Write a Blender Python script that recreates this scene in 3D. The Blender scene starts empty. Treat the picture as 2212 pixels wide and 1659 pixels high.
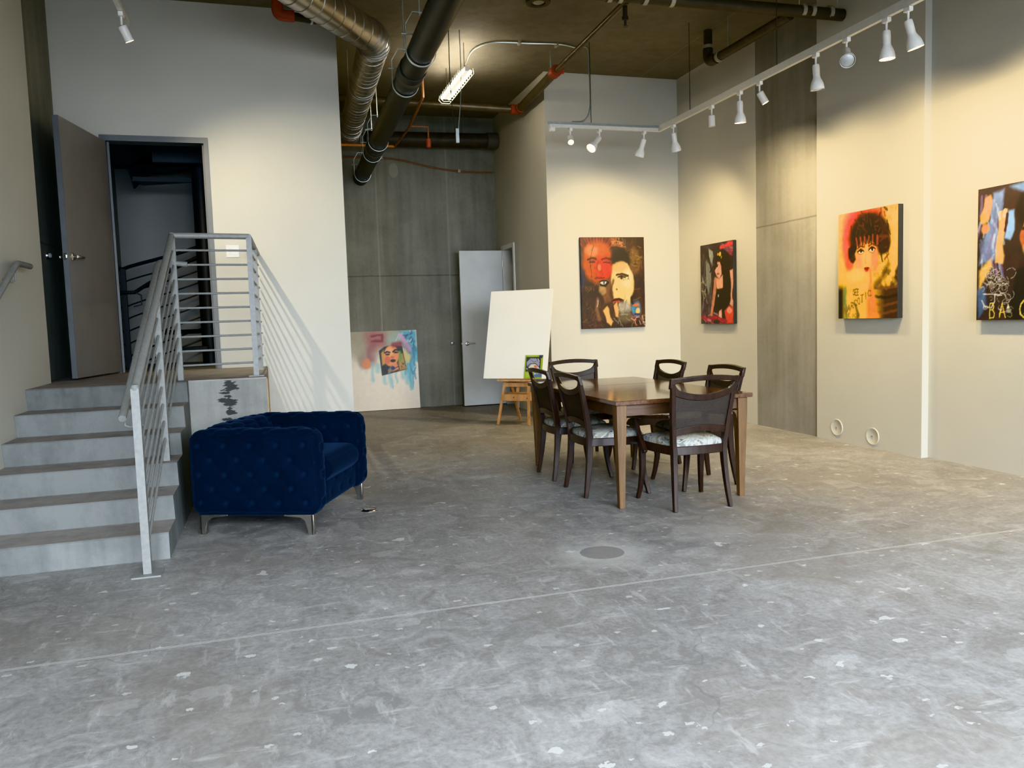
import bpy, math, random
import numpy as np
from mathutils import Vector, Matrix
random.seed(7)
PI = math.pi
scn = bpy.context.scene
col = scn.collection

# ------------------------------------------------------------------ helpers
class MB:
    def __init__(s): s.v = []; s.f = []; s.m = []
    def add(s, vs, fs, mi=0, M=None):
        o = len(s.v)
        for p in vs:
            p = Vector(p)
            s.v.append(tuple(M @ p) if M else tuple(p))
        for f in fs: s.f.append(tuple(i + o for i in f)); s.m.append(mi)
        return s
    def box(s, lo, hi, mi=0, M=None):
        (a, b, c), (d, e, f) = lo, hi
        vs = [(a,b,c),(d,b,c),(d,e,c),(a,e,c),(a,b,f),(d,b,f),(d,e,f),(a,e,f)]
        return s.add(vs, [(0,3,2,1),(4,5,6,7),(0,1,5,4),(1,2,6,5),(2,3,7,6),(3,0,4,7)], mi, M)
    def prism(s, pts, axis, a, b, mi=0, M=None):
        # pts: 2D outline (ccw or cw), extruded along axis 0/1/2 from a to b
        def mk(p, t):
            q = list(p); q.insert(axis, t); return q
        n = len(pts)
        vs = [mk(p, a) for p in pts] + [mk(p, b) for p in pts]
        fs = [tuple(range(n))[::-1], tuple(range(n, 2*n))] + [(i, (i+1) % n, n+(i+1) % n, n+i) for i in range(n)]
        return s.add(vs, fs, mi, M)
    def tube(s, pts, r, n=12, mi=0, M=None, cap=True, flat=None, up=None):
        # round (or rectangular when flat=(w,h)) section swept along a polyline; r may be a list
        pts = [Vector(p) for p in pts]; k = len(pts)
        rs = r if isinstance(r, (list, tuple)) else [r]*k
        T = []
        for i in range(k):
            a = pts[i]-pts[max(i-1,0)]; b = pts[min(i+1,k-1)]-pts[i]
            a = a.normalized() if a.length > 1e-9 else b.normalized()
            b = b.normalized() if b.length > 1e-9 else a
            t = a+b
            T.append(t.normalized() if t.length > 1e-6 else a)
        u = Vector(up) if up else (Vector((0,0,1)) if abs(T[0].z) < .9 else Vector((0,1,0)))
        vs = []; fs = []
        for i in range(k):
            t = T[i]
            if up: u = Vector(up)
            x = (u - t*u.dot(t)); x = x.normalized() if x.length > 1e-6 else t.orthogonal().normalized()
            u = x; y = t.cross(x)
            sc = 1.0
            if 0 < i < k-1:
                d = (pts[i]-pts[i-1]).normalized().dot(t); sc = 1/max(d, .5)
            if flat:
                fw = flat[i] if isinstance(flat, list) else flat
                w, h = fw[0]/2, fw[1]/2
                for a, b in ((-w,-h),(w,-h),(w,h),(-w,h)): vs.append(pts[i]+y*a+x*b)
            else:
                for j in range(n):
                    an = 2*PI*j/n; vs.append(pts[i]+(x*math.cos(an)+y*math.sin(an))*rs[i]*(1 if n > 6 else 1))
        nn = 4 if flat else n
        for i in range(k-1):
            for j in range(nn):
                a = i*nn+j; b = i*nn+(j+1) % nn; fs.append((a, b, b+nn, a+nn))
        if cap:
            fs.append(tuple(range(nn))[::-1]); fs.append(tuple((k-1)*nn+j for j in range(nn)))
        return s.add(vs, fs, mi, M)
    def lathe(s, prof, n=24, mi=0, M=None, cap=True):
        vs = []; fs = []
        for r, z in prof:
            for j in range(n): vs.append((r*math.cos(2*PI*j/n), r*math.sin(2*PI*j/n), z))
        for i in range(len(prof)-1):
            for j in range(n):
                a = i*n+j; b = i*n+(j+1) % n; fs.append((a, b, b+n, a+n))
        if cap:
            fs.append(tuple(range(n))[::-1]); fs.append(tuple((len(prof)-1)*n+j for j in range(n)))
        return s.add(vs, fs, mi, M)
    def grid(s, fn, nu, nv, mi=0, M=None, closed_u=False):
        vs = [fn(i/(nu if closed_u else nu), j/nv) for j in range(nv+1) for i in range(nu if closed_u else nu+1)]
        w = nu if closed_u else nu+1
        fs = []
        for j in range(nv):
            for i in range(nu):
                a = j*w+i; b = j*w+(i+1) % w; fs.append((a, b, b+w, a+w))
        return s.add(vs, fs, mi, M)
    def build(s, name, mats, parent=None, smooth=40, bevel=0, kind=None, subsurf=0):
        me = bpy.data.meshes.new(name); me.from_pydata(s.v, [], s.f)
        mats = mats if isinstance(mats, (list, tuple)) else [mats]
        for m in mats: me.materials.append(m)
        for p, mi in zip(me.polygons, s.m): p.material_index = mi
        import bmesh
        bm = bmesh.new(); bm.from_mesh(me); bmesh.ops.recalc_face_normals(bm, faces=bm.faces); bm.to_mesh(me); bm.free()
        if smooth:
            me.shade_smooth(); me.set_sharp_from_angle(angle=math.radians(smooth))
        o = bpy.data.objects.new(name, me); col.objects.link(o)
        if parent is not None: o.parent = parent
        if kind: o['kind'] = kind
        if bevel:
            b = o.modifiers.new('Bevel', 'BEVEL'); b.width = bevel; b.segments = 2; b.limit_method = 'ANGLE'; b.angle_limit = math.radians(40)
        if subsurf:
            b = o.modifiers.new('Sub', 'SUBSURF'); b.levels = subsurf; b.render_levels = subsurf
        return o

def tag(o, label=None, cat=None, group=None, kind=None):
    if label: o['label'] = label
    if cat: o['category'] = cat
    if group: o['group'] = group
    if kind: o['kind'] = kind
    return o
def empty(name, loc=(0,0,0), rz=0, label=None, cat=None, group=None, kind=None):
    o = bpy.data.objects.new(name, None); col.objects.link(o)
    o.empty_display_size = .05
    o.location = loc; o.rotation_euler = (0,0,rz)
    return tag(o, label, cat, group, kind)
def dup(root, loc, rz, label):
    r = root.copy(); col.objects.link(r); r.location = loc; r.rotation_euler = (0,0,rz); r['label'] = label
    for ch in list(root.children):
        c = ch.copy(); col.objects.link(c); c.parent = r
        for g in list(ch.children):
            d = g.copy(); col.objects.link(d); d.parent = c
    return r
def align(p, d):
    # matrix with local +Z along d
    q = Vector(d).normalized().to_track_quat('Z', 'Y')
    return Matrix.Translation(Vector(p)) @ q.to_matrix().to_4x4()
def lerp(a, b, t): return a+(b-a)*t
def bez(pts, n=12):
    # Catmull-Rom through the points
    P = [Vector(p) for p in pts]; P = [P[0]*2-P[1]]+P+[P[-1]*2-P[-2]]; out = []
    for i in range(1, len(P)-2):
        for k in range(n):
            t = k/n
            out.append(.5*((2*P[i])+(P[i+1]-P[i-1])*t+(2*P[i-1]-5*P[i]+4*P[i+1]-P[i+2])*t*t+(3*P[i]-P[i-1]-3*P[i+1]+P[i+2])*t**3))
    return out+[P[-2]]

# ------------------------------------------------------------------ materials
def s2l(c):
    return tuple((x/12.92 if x <= .04045 else ((x+.055)/1.055)**2.4) for x in c)
class NT:
    def __init__(s, name):
        s.m = bpy.data.materials.new(name); s.m.use_nodes = True; s.t = s.m.node_tree
        s.b = s.t.nodes['Principled BSDF']; s.out = s.t.nodes['Material Output']
    def n(s, typ, **kw):
        nd = s.t.nodes.new(typ)
        for k, v in kw.items():
            if k.startswith('i_'):
                key = k[2:]; key = int(key) if key.isdigit() else key.replace('_', ' ')
                nd.inputs[key].default_value = v
            else: setattr(nd, k, v)
        return nd
    def l(s, a, b): s.t.links.new(a, b)
    def coord(s, scale=(1,1,1), loc=(0,0,0), rot=(0,0,0)):
        tc = s.n('ShaderNodeTexCoord'); mp = s.n('ShaderNodeMapping')
        mp.inputs['Scale'].default_value = scale; mp.inputs['Location'].default_value = loc; mp.inputs['Rotation'].default_value = rot
        s.l(tc.outputs['Object'], mp.inputs['Vector']); return mp.outputs[0]
    def noise(s, vec, scale, detail=4, rough=.55, dist=0):
        nd = s.n('ShaderNodeTexNoise')
        if getattr(s, 'flat', False): nd.noise_dimensions = '2D'
        nd.inputs['Scale'].default_value = scale; nd.inputs['Detail'].default_value = detail
        nd.inputs['Roughness'].default_value = rough; nd.inputs['Distortion'].default_value = dist
        if vec is not None: s.l(vec, nd.inputs['Vector'])
        return nd.outputs['Fac']
    def ramp(s, fac, stops, interp='LINEAR'):
        nd = s.n('ShaderNodeValToRGB'); cr = nd.color_ramp; cr.interpolation = interp
        while len(cr.elements) < len(stops): cr.elements.new(.5)
        for e, (p, c) in zip(cr.elements, stops):
            e.position = p; e.color = (c if isinstance(c, tuple) else (c,c,c))[:3]+(1,)
        s.l(fac, nd.inputs[0]); return nd.outputs[0]
    def mix(s, fac, a, b, mode='MIX'):
        nd = s.n('ShaderNodeMix', data_type='RGBA', blend_type=mode)
        for sock, v in ((nd.inputs[0], fac), (nd.inputs[6], a), (nd.inputs[7], b)):
            if hasattr(v, 'is_output'): s.l(v, sock)
            elif isinstance(v, tuple): sock.default_value = v[:3]+(1,)
            else: sock.default_value = v
        return nd.outputs[2]
    def math(s, op, a, b=None, c=None, clamp=False):
        nd = s.n('ShaderNodeMath', operation=op, use_clamp=clamp)
        for i, v in enumerate((a, b, c)):
            if v is None: continue
            if hasattr(v, 'is_output'): s.l(v, nd.inputs[i])
            else: nd.inputs[i].default_value = v
        return nd.outputs[0]
    def bump(s, h, strength=.3, dist=.01):
        nd = s.n('ShaderNodeBump'); nd.inputs['Strength'].default_value = strength; nd.inputs['Distance'].default_value = dist
        s.l(h, nd.inputs['Height']); s.l(nd.outputs[0], s.b.inputs['Normal'])
    def set(s, **kw):
        for k, v in kw.items():
            sock = s.b.inputs[k.replace('_', ' ')]
            if hasattr(v, 'is_output'): s.l(v, sock)
            elif isinstance(v, tuple) and len(v) == 3: sock.default_value = v+(1,)
            else: sock.default_value = v
        return s

def simple(name, c, rough=.5, metal=0, var=.08, scale=30, bump=0, **kw):
    t = NT(name); v = t.coord()
    f = t.noise(v, scale)
    t.set(Base_Color=t.ramp(f, [(.3, tuple(x*(1-var) for x in c)), (.7, tuple(min(1,x*(1+var)) for x in c))]), Roughness=rough, Metallic=metal, **kw)
    if bump: t.bump(f, bump, .003)
    return t.m
def wallpaint(name, c):
    t = NT(name); v = t.coord()
    f = t.noise(v, .8, 3)
    t.set(Base_Color=t.ramp(f, [(.3, tuple(x*.95 for x in c)), (.7, tuple(x*1.03 for x in c))]), Roughness=.62)
    return t.m
def concrete(name, lo, hi, seams=(), vseams=(), axis=0, streak=True, blot=1.0, rough=.75, spots=()):
    # cast wall: blotches, vertical streaks, panel seams at heights (z) and at positions along an axis
    t = NT(name); v = t.coord()
    big = t.noise(v, 1.1, 6, .6, .4); fine = t.noise(v, 22, 6, .7)
    st = t.noise(t.coord(scale=(5,5,.35)), 1.6, 5, .6)
    mx = t.math('ADD', t.math('MULTIPLY', big, .55*blot), t.math('MULTIPLY', st, .4))
    mx = t.math('ADD', mx, t.math('MULTIPLY', fine, .16))
    c = t.ramp(mx, [(.38, lo), (.72, hi)])
    sep = t.n('ShaderNodeSeparateXYZ'); t.l(t.coord(), sep.inputs[0])
    for z in seams:
        w = t.math('ADD', sep.outputs[2], t.math('MULTIPLY', t.noise(v, 5), .02))
        d = t.math('ABSOLUTE', t.math('SUBTRACT', w, z+.01))
        c = t.mix(t.math('MULTIPLY', t.math('LESS_THAN', d, .009), .55), c, tuple(x*.45 for x in lo))
    for x in vseams:
        d = t.math('ABSOLUTE', t.math('SUBTRACT', sep.outputs[axis], x))
        c = t.mix(t.math('MULTIPLY', t.math('LESS_THAN', d, .012), .4), c, tuple(q*1.25 for q in hi))
    for x, z, rx, rz, k in spots:
        dx = t.math('DIVIDE', t.math('SUBTRACT', sep.outputs[axis], x), rx); dz = t.math('DIVIDE', t.math('SUBTRACT', sep.outputs[2], z), rz)
        d = t.math('ADD', t.math('MULTIPLY', dx, dx), t.math('MULTIPLY', dz, dz))
        c = t.mix(t.math('MULTIPLY', t.math('LESS_THAN', d, 1.0), .5), c, tuple(q*k for q in hi))
    t.set(Base_Color=c, Roughness=rough); t.bump(fine, .25, .004)
    return t

M = {}
CREAM = (.51, .49, .425)
M['wall'] = wallpaint('wall_paint_cream', CREAM)
M['wall_shadow'] = wallpaint('wall_paint_plain', (.5,.48,.43))
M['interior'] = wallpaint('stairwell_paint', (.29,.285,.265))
# floor ------------------------------------------------------------
def make_floor():
    t = NT('polished_concrete_floor'); t.flat = True; v = t.coord()
    a = t.noise(v, .55, 5, .6, .6); b = t.noise(v, 4.5, 7, .72, 1.2); f = t.noise(v, 38, 4, .75)
    s = t.math('ADD', t.math('MULTIPLY', a, .30), t.math('ADD', t.math('MULTIPLY', b, .42), t.math('MULTIPLY', f, .28)))
    c = t.ramp(s, [(.40, (.185,.175,.165)), (.53, (.275,.265,.252)), (.66, (.38,.37,.355))])
    sep = t.n('ShaderNodeSeparateXYZ'); t.l(v, sep.inputs[0])
    # brownish worn patches
    br = t.ramp(t.noise(v, .9, 4, .6), [(.5, 0.), (.68, 1.)])
    c = t.mix(t.math('MULTIPLY', br, .38), c, (.215,.185,.152))
    # fine light mottling scuffs
    for rot, sc in ((.4, (3,14,1)), (-.7, (12,3,1))):
        sv = t.coord(scale=sc, rot=(0,0,rot))
        sm = t.ramp(t.noise(sv, 1.2, 6, .7), [(.60, 0.), (.70, 1.)])
        c = t.mix(t.math('MULTIPLY', sm, .35), c, (.46,.45,.43))
    # paint specks of several sizes: voronoi cells, distorted, random subset kept
    for sc, size, keep, amt in ((1.6, .060, .16, .62), (4.3, .085, .16, .65), (9, .12, .16, .5), (3.1, .30, .22, .14), (1.1, .11, .22, .16)):
        wv = t.n('ShaderNodeVectorMath', operation='ADD'); nz = t.n('ShaderNodeTexNoise', noise_dimensions='2D'); nz.inputs['Scale'].default_value = sc*6; nz.inputs['Detail'].default_value = 3
        t.l(v, nz.inputs['Vector'])
        sc2 = t.n('ShaderNodeVectorMath', operation='SCALE'); sc2.inputs['Scale'].default_value = .26/sc
        t.l(nz.outputs['Color'], sc2.inputs[0]); t.l(v, wv.inputs[0]); t.l(sc2.outputs[0], wv.inputs[1])
        fl = t.n('ShaderNodeMapping'); fl.inputs['Scale'].default_value = (1,1.5,0); fl.inputs['Rotation'].default_value = (0,0,sc); t.l(wv.outputs[0], fl.inputs[0])
        vo = t.n('ShaderNodeTexVoronoi', voronoi_dimensions='2D'); vo.inputs['Scale'].default_value = sc; vo.inputs['Randomness'].default_value = 1
        t.l(fl.outputs[0], vo.inputs['Vector'])
        sx = t.n('ShaderNodeSeparateColor'); t.l(vo.outputs['Color'], sx.inputs[0])
        rad = t.math('MULTIPLY', sx.outputs[1], size*1.4)
        k = t.math('LESS_THAN', vo.outputs['Distance'], rad)
        k = t.math('MULTIPLY', k, t.math('LESS_THAN', sx.outputs[0], keep))
        c = t.mix(t.math('MULTIPLY', k, amt), c, (.56,.55,.52))
    # thin curved cracks
    cv = t.n('ShaderNodeTexVoronoi', feature='DISTANCE_TO_EDGE', voronoi_dimensions='2D'); cv.inputs['Scale'].default_value = .42
    wn = t.n('ShaderNodeTexNoise', noise_dimensions='2D'); wn.inputs['Scale'].default_value = 2.2; t.l(v, wn.inputs['Vector'])
    wa = t.n('ShaderNodeVectorMath', operation='ADD'); t.l(v, wa.inputs[0]); t.l(wn.outputs['Color'], wa.inputs[1]); t.l(wa.outputs[0], cv.inputs['Vector'])
    ck = t.math('MULTIPLY', t.math('LESS_THAN', cv.outputs['Distance'], .0028), t.ramp(t.noise(v, .8), [(.5, 0.), (.6, .3)]))
    c = t.mix(ck, c, (.10,.10,.10))
    # saw-cut control joint across the room
    jy = t.math('ADD', sep.outputs[1], t.math('MULTIPLY', t.noise(v, 9), .004))
    d = t.math('ABSOLUTE', t.math('SUBTRACT', jy, 3.562))
    c = t.mix(t.math('MULTIPLY', t.math('LESS_THAN', d, .009), .7), c, (.52,.51,.48))
    c = t.mix(t.math('LESS_THAN', d, .0016), c, (.08,.08,.08))
    # pale worn ring with a dark round patch where a post once stood
    def dist(x, y, wob):
        dx = t.math('SUBTRACT', sep.outputs[0], x); dy = t.math('SUBTRACT', sep.outputs[1], y)
        r = t.math('SQRT', t.math('ADD', t.math('MULTIPLY', dx, dx), t.math('MULTIPLY', dy, dy)))
        return t.math('ADD', r, t.math('MULTIPLY', t.math('SUBTRACT', t.noise(v, 6, 6, .7), .5), wob))
    ring = t.ramp(dist(1.73, 4.08, .35), [(.12, 1.), (.36, 0.)])
    c = t.mix(t.math('MULTIPLY', ring, .55), c, (.48,.47,.44))
    c = t.mix(t.math('LESS_THAN', dist(1.735, 4.10, .02), .125), c, (.215,.205,.195))
    ring2 = t.ramp(dist(2.55, 4.25, .3), [(.10, 1.), (.32, 0.)])
    c = t.mix(t.math('MULTIPLY', ring2, .3), c, (.44,.43,.41))
    c = t.mix(t.math('MULTIPLY', t.math('LESS_THAN', dist(.95, 3.25, .10), .14), .18), c, (.14,.135,.13))
    t.set(Base_Color=c, Roughness=t.ramp(b, [(.3, .42), (.7, .62)]))
    t.b.inputs['Specular IOR Level'].default_value = .35
    return t.m
M['floor'] = make_floor()
M['ceiling'] = concrete('cast_concrete_ceiling', (.125,.112,.088), (.215,.195,.155), vseams=(2.0, 4.9), axis=0, rough=.8).m
M['conc_back'] = concrete('cast_concrete_back', (.145,.142,.118), (.265,.258,.215), seams=(2.06,), vseams=(1.65, 2.75), axis=0, spots=((1.93,3.66,.07,.11,1.3),(1.99,1.27,.05,.05,.5),(1.99,1.27,.035,.035,.9))).m
M['conc_right'] = concrete('cast_concrete_right', (.20,.19,.165), (.33,.315,.28), seams=(2.3,)).m
M['conc_left'] = concrete('cast_concrete_left', (.17,.165,.145), (.30,.29,.255), seams=(2.12,)).m
def make_stairmat():
    t = concrete('stair_concrete', (.065,.07,.066), (.205,.21,.20), blot=1.3)
    return t.m
M['stair'] = make_stairmat()
def make_tread():
    t = NT('worn_tread'); v = t.coord(); f = t.noise(v, 6, 6, .7)
    t.set(Base_Color=t.ramp(f, [(.3, (.23,.205,.185)), (.7, (.36,.33,.30))]), Roughness=.75); t.bump(f, .2, .003); return t.m
M['tread'] = make_tread()
def make_landing():
    t = concrete('landing_concrete', (.20,.195,.175), (.36,.35,.315))
    c = t.b.inputs['Base Color'].links[0].from_socket
    v = t.coord(); sep = t.n('ShaderNodeSeparateXYZ'); t.l(v, sep.inputs[0])
    dx = t.math('ABSOLUTE', t.math('ADD', sep.outputs[0], .345))
    band = t.math('SUBTRACT', 1.0, t.math('DIVIDE', dx, .11), clamp=True)
    st = t.noise(t.coord(scale=(7,7,26)), 1.0, 4, .6)
    k = t.ramp(t.math('ADD', st, t.math('MULTIPLY', band, .28)), [(.70, 0.), (.74, 1.)])
    k = t.math('MULTIPLY', k, t.math('GREATER_THAN', band, .01))
    t.set(Base_Color=t.mix(t.math('MULTIPLY', k, .93), c, (.025,.025,.024))); return t.m
M['landing'] = make_landing()
M['tan'] = simple('raw_plywood_edge', (.42,.30,.17), .7)
M['rail_paint'] = simple('grey_rail_paint', (.225,.225,.212), .45, .0, .1, 40, .1)
M['door_grey'] = simple('door_grey_paint', (.22,.205,.19), .5, 0, .04, 6)
M['frame_grey'] = simple('frame_grey_paint', (.14,.145,.15), .45, 0, .05, 8)
M['door_white'] = simple('door_white_paint', (.56,.58,.57), .5, 0, .04, 5)
M['trim_white'] = simple('trim_white_paint', (.62,.61,.57), .5, 0, .03, 5)
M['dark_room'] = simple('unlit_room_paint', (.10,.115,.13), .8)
M['nickel'] = simple('satin_nickel', (.62,.60,.56), .28, 1, .05)
M['white_plastic'] = simple('white_plastic', (.78,.77,.73), .4, 0, .02)
M['black_steel'] = simple('black_steel', (.018,.020,.022), .45, .2, .15)
M['dark_stair'] = simple('dark_stair_steel', (.022,.023,.024), .5, .2, .15)
M['fixture'] = simple('white_fixture_enamel', (.80,.78,.74), .4, 0, .03)
M['track'] = simple('track_enamel', (.66,.64,.58), .4, .1, .04)
M['reflector'] = simple('lamp_reflector', (.55,.58,.60), .3, .4, .05)
def emis(name, c, st):
    t = NT(name); v = t.coord(); f = t.noise(v, 20)
    e = t.n('ShaderNodeEmission'); e.inputs['Strength'].default_value = st
    t.l(t.ramp(f, [(.2, c), (.8, tuple(min(1, x*1.03) for x in c))]), e.inputs['Color'])
    t.l(e.outputs[0], t.out.inputs['Surface']); return t.m
M['bulb'] = emis('lit_halogen_bulb', (1, .80, .52), 28); M['bulb'].cycles.emission_sampling = 'NONE'
M['tubeglow'] = emis('lit_fluorescent_tube', (1, .88, .68), 48)
def galv():
    t = NT('galvanised_duct_metal'); v = t.coord(); f = t.noise(v, 9, 3)
    t.set(Base_Color=t.ramp(f, [(.3, (.40,.375,.33)), (.7, (.50,.47,.42))]), Metallic=.9, Roughness=.33)
    return t.m
M['galv'] = galv()
M['abs'] = simple('black_drain_plastic', (.022,.021,.019), .42, 0, .2, 12)
M['abs_print'] = simple('pale_pipe_print', (.20,.18,.14), .6)
M['coupling_grey'] = simple('coupling_sleeve', (.10,.095,.08), .5)
M['zinc'] = simple('zinc_strap', (.60,.66,.64), .3, .8, .08)
M['iron'] = simple('dark_iron_pipe', (.055,.048,.038), .5, .3, .25, 9)
M['iron_band'] = simple('coupling_band_pale', (.34,.31,.24), .5, .2)
M['sprinkler_pipe'] = simple('sprinkler_pipe_paint', (.12,.10,.07), .4, .5, .2, 10)
M['red'] = simple('red_oxide_coupling', (.26,.055,.03), .5, 0, .15)
M['orange'] = simple('orange_pipe', (.55,.20,.05), .5, 0, .1)
M['copper'] = simple('copper_tone_pipe', (.22,.10,.05), .45, .2, .2)
# wood
def wood(name, lo, hi, rough=.3, axis=1, scale=1.0, coat=0.0):
    t = NT(name); sc = [9*scale]*3; sc[axis] = .55*scale
    v = t.coord(scale=tuple(sc)); g = t.noise(v, 3.0, 7, .62, .9); f = t.noise(t.coord(scale=tuple(q*6 for q in sc)), 4, 3, .6)
    c = t.ramp(t.math('ADD', t.math('MULTIPLY', g, .8), t.math('MULTIPLY', f, .2)), [(.34, lo), (.66, hi)])
    t.set(Base_Color=c, Roughness=rough, Coat_Weight=coat, Coat_Roughness=.08); t.bump(f, .05, .001)
    return t.m
M['walnut'] = wood('table_walnut', (.050,.021,.012), (.15,.075,.042), .20, 1, 1.2, .55)
M['apron'] = wood('apron_walnut', (.055,.030,.018), (.12,.065,.036), .4, 0)
M['legwood'] = wood('table_leg_wood', (.085,.044,.019), (.17,.095,.042), .4, 2)
M['chairwood'] = wood('dark_chair_wood', (.013,.0075,.0055), (.040,.021,.014), .32, 2, 1.0, .25)
M['pine'] = wood('easel_pine', (.40,.20,.085), (.62,.36,.17), .5, 2, .8)
def cane():
    t = NT('woven_cane'); v = t.coord()
    w1 = t.n('ShaderNodeTexWave', wave_type='BANDS', bands_direction='X'); w1.inputs['Scale'].default_value = 55; t.l(v, w1.inputs[0])
    w2 = t.n('ShaderNodeTexWave', wave_type='BANDS', bands_direction='Z'); w2.inputs['Scale'].default_value = 55; t.l(v, w2.inputs[0])
    k = t.math('MAXIMUM', w1.outputs['Fac'], w2.outputs['Fac'])
    op = t.ramp(k, [(.5, .55), (.85, .88)])
    t.set(Base_Color=(.035,.026,.02), Roughness=.6, Alpha=op)
    return t.m
M['cane'] = cane()
def seatfabric():
    t = NT('palm_print_upholstery'); v = t.coord()
    wv = t.n('ShaderNodeTexWave', wave_type='RINGS', rings_direction='Z'); wv.inputs['Scale'].default_value = 7; wv.inputs['Distortion'].default_value = 5; wv.inputs['Detail'].default_value = 1.2; wv.inputs['Detail Scale'].default_value = 1.4
    mp = t.coord(loc=(.13,.09,0)); t.l(mp, wv.inputs[0])
    big = t.noise(v, 7, 3, .5, 1.5)
    base = t.ramp(big, [(.38, (.15,.16,.148)), (.5, (.40,.40,.36)), (.62, (.24,.19,.12))])
    leaf = t.ramp(wv.outputs['Fac'], [(.38, 0.), (.46, 1.), (.60, 1.), (.68, 0.)])
    c = t.mix(t.math('MULTIPLY', leaf, t.ramp(t.noise(v, 5, 2), [(.42, 0.), (.5, 1.)])), base, (.56,.55,.48))
    ln = t.ramp(wv.outputs['Fac'], [(.36, 0.), (.40, 1.), (.44, 0.)])
    c = t.mix(t.math('MULTIPLY', ln, .8), c, (.05,.045,.04))
    sp = t.n('ShaderNodeTexVoronoi'); sp.inputs['Scale'].default_value = 24; t.l(v, sp.inputs['Vector'])
    c = t.mix(t.math('MULTIPLY', t.math('LESS_THAN', sp.outputs['Distance'], .26), t.ramp(t.noise(v, 11), [(.5, 0.), (.56, .8)])), c, (.06,.055,.05))
    t.set(Base_Color=c, Roughness=.85); t.bump(t.noise(v, 260, 2), .15, .001); return t.m
M['seatfab'] = seatfabric()
def velvet():
    t = NT('navy_velvet'); v = t.coord()
    f = t.noise(v, 7, 5, .6, .5); g = t.noise(v, 220, 2)
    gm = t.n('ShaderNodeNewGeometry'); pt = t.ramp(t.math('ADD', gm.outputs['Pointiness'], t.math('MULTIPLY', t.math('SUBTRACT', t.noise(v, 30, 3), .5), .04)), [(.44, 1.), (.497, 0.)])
    t.set(Base_Color=t.mix(pt, t.ramp(f, [(.3, (.0016,.0034,.0095)), (.7, (.0025,.0052,.0155))]), (.006,.0105,.024)), Roughness=.9, Sheen_Weight=.17, Sheen_Roughness=.42, Sheen_Tint=(.16,.24,.44))  # dimples coloured lighter by pointiness, painting in the sheen of the creases
    t.b.inputs['Specular IOR Level'].default_value = .1
    t.bump(g, .2, .001); return t.m
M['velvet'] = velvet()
M['chrome'] = simple('brushed_chrome', (.56,.54,.50), .22, 1, .05)
M['canvas_white'] = simple('primed_canvas', (.74,.73,.68), .75, 0, .02, 3)
M['canvas_edge'] = simple('black_canvas_edge', (.022,.022,.022), .6)
M['paper'] = simple('paper_edge', (.6,.6,.55), .8)
def artmat(name, rough=.5):
    t = NT(name); a = t.n('ShaderNodeAttribute'); a.attribute_name = 'Col'
    g = t.noise(t.coord(), 240, 3)
    t.set(Base_Color=t.mix(t.math('MULTIPLY', g, .05), a.outputs['Color'], (.2,.18,.15)), Roughness=rough); t.bump(g, .2, .001); return t.m
M['art'] = artmat('painted_canvas')

# ------------------------------------------------------------------ setting
H = 4.5
def slab(name, lo, hi, m):
    b = MB(); b.box(lo, hi); return b.build(name, m, kind='structure', smooth=0)
slab('floor', (-3.2,-3.0,-.12), (7.2,13.0,0), M['floor'])
slab('ceiling', (-3.2,-3.0,H), (7.2,13.0,H+.2), M['ceiling'])
b = MB(); b.box((-1.98,-3.0,0), (-1.73,7.26,H)); b.build('wall_left', M['wall'], kind='structure', smooth=0)
slab('wall_left_concrete', (-2.02,7.26,0), (-1.83,8.5,H), M['conc_left'])
# stair wall facing the camera, with its doorway
YF = 8.5; DX0, DX1, DZ0, DZ1 = -1.46, -.49, .94, 3.21
b = MB()
b.box((-2.02,YF,0), (DX0,YF+.14,H)); b.box((DX1,YF,0), (.80,YF+.14,H)); b.box((DX0,YF,DZ1), (DX1,YF+.14,H)); b.box((DX0,YF,0), (DX1,YF+.14,DZ0-.02))
b.box((.66,YF+.14,0), (.80,12.35,H))
b.build('wall_stair_side', M['wall'], kind='structure', smooth=0)
slab('wall_back_concrete', (.6,12.35,0), (3.7,12.6,H), M['conc_back'])
# recess wall with the tall white door
XR = 3.54; R0, R1, RZ = 11.47, 12.03, 2.42
b = MB()
b.box((XR,10.04,0), (XR+.12,R0,H)); b.box((XR,R1,0), (XR+.12,12.35,H)); b.box((XR,R0,RZ), (XR+.12,R1,H))
b.build('wall_recess', M['wall'], kind='structure', smooth=0)
slab('wall_back_right', (XR,9.92,0), (5.7,10.04,H), M['wall'])
b = MB(); b.box((5.45,8.10,0), (5.7,9.92,H)); b.build('wall_right', M['wall'], kind='structure', smooth=0)
slab('wall_right_concrete', (5.452,7.0,0), (5.7,8.10,H), M['conc_right'])
slab('wall_right_middle', (5.43,5.60,0), (5.7,7.0,H), M['wall'])
slab('wall_right_near', (5.50,-3.0,0), (5.7,5.60,H), M['wall'])
# dark room behind the recess door
b = MB(); b.box((4.6,R0-.9,0), (4.7,R1+.3,2.7)); b.box((XR+.12,R1+.2,0), (4.6,R1+.3,2.7)); b.box((XR+.12,R0-1.0,0), (4.6,R0-.9,2.7)); b.box((XR+.12,R0-.9,2.6), (4.6,R1+.2,2.7))
b.build('wall_closet', M['dark_room'], kind='structure', smooth=0)
# stairwell room behind the left door
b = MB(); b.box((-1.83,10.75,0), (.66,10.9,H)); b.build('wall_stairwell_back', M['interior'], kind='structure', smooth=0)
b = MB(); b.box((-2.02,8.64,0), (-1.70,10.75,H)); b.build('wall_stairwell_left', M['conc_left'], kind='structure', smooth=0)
slab('floor_stairwell', (-1.70,8.64,.80), (.66,10.75,.93), M['stair'])
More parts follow.
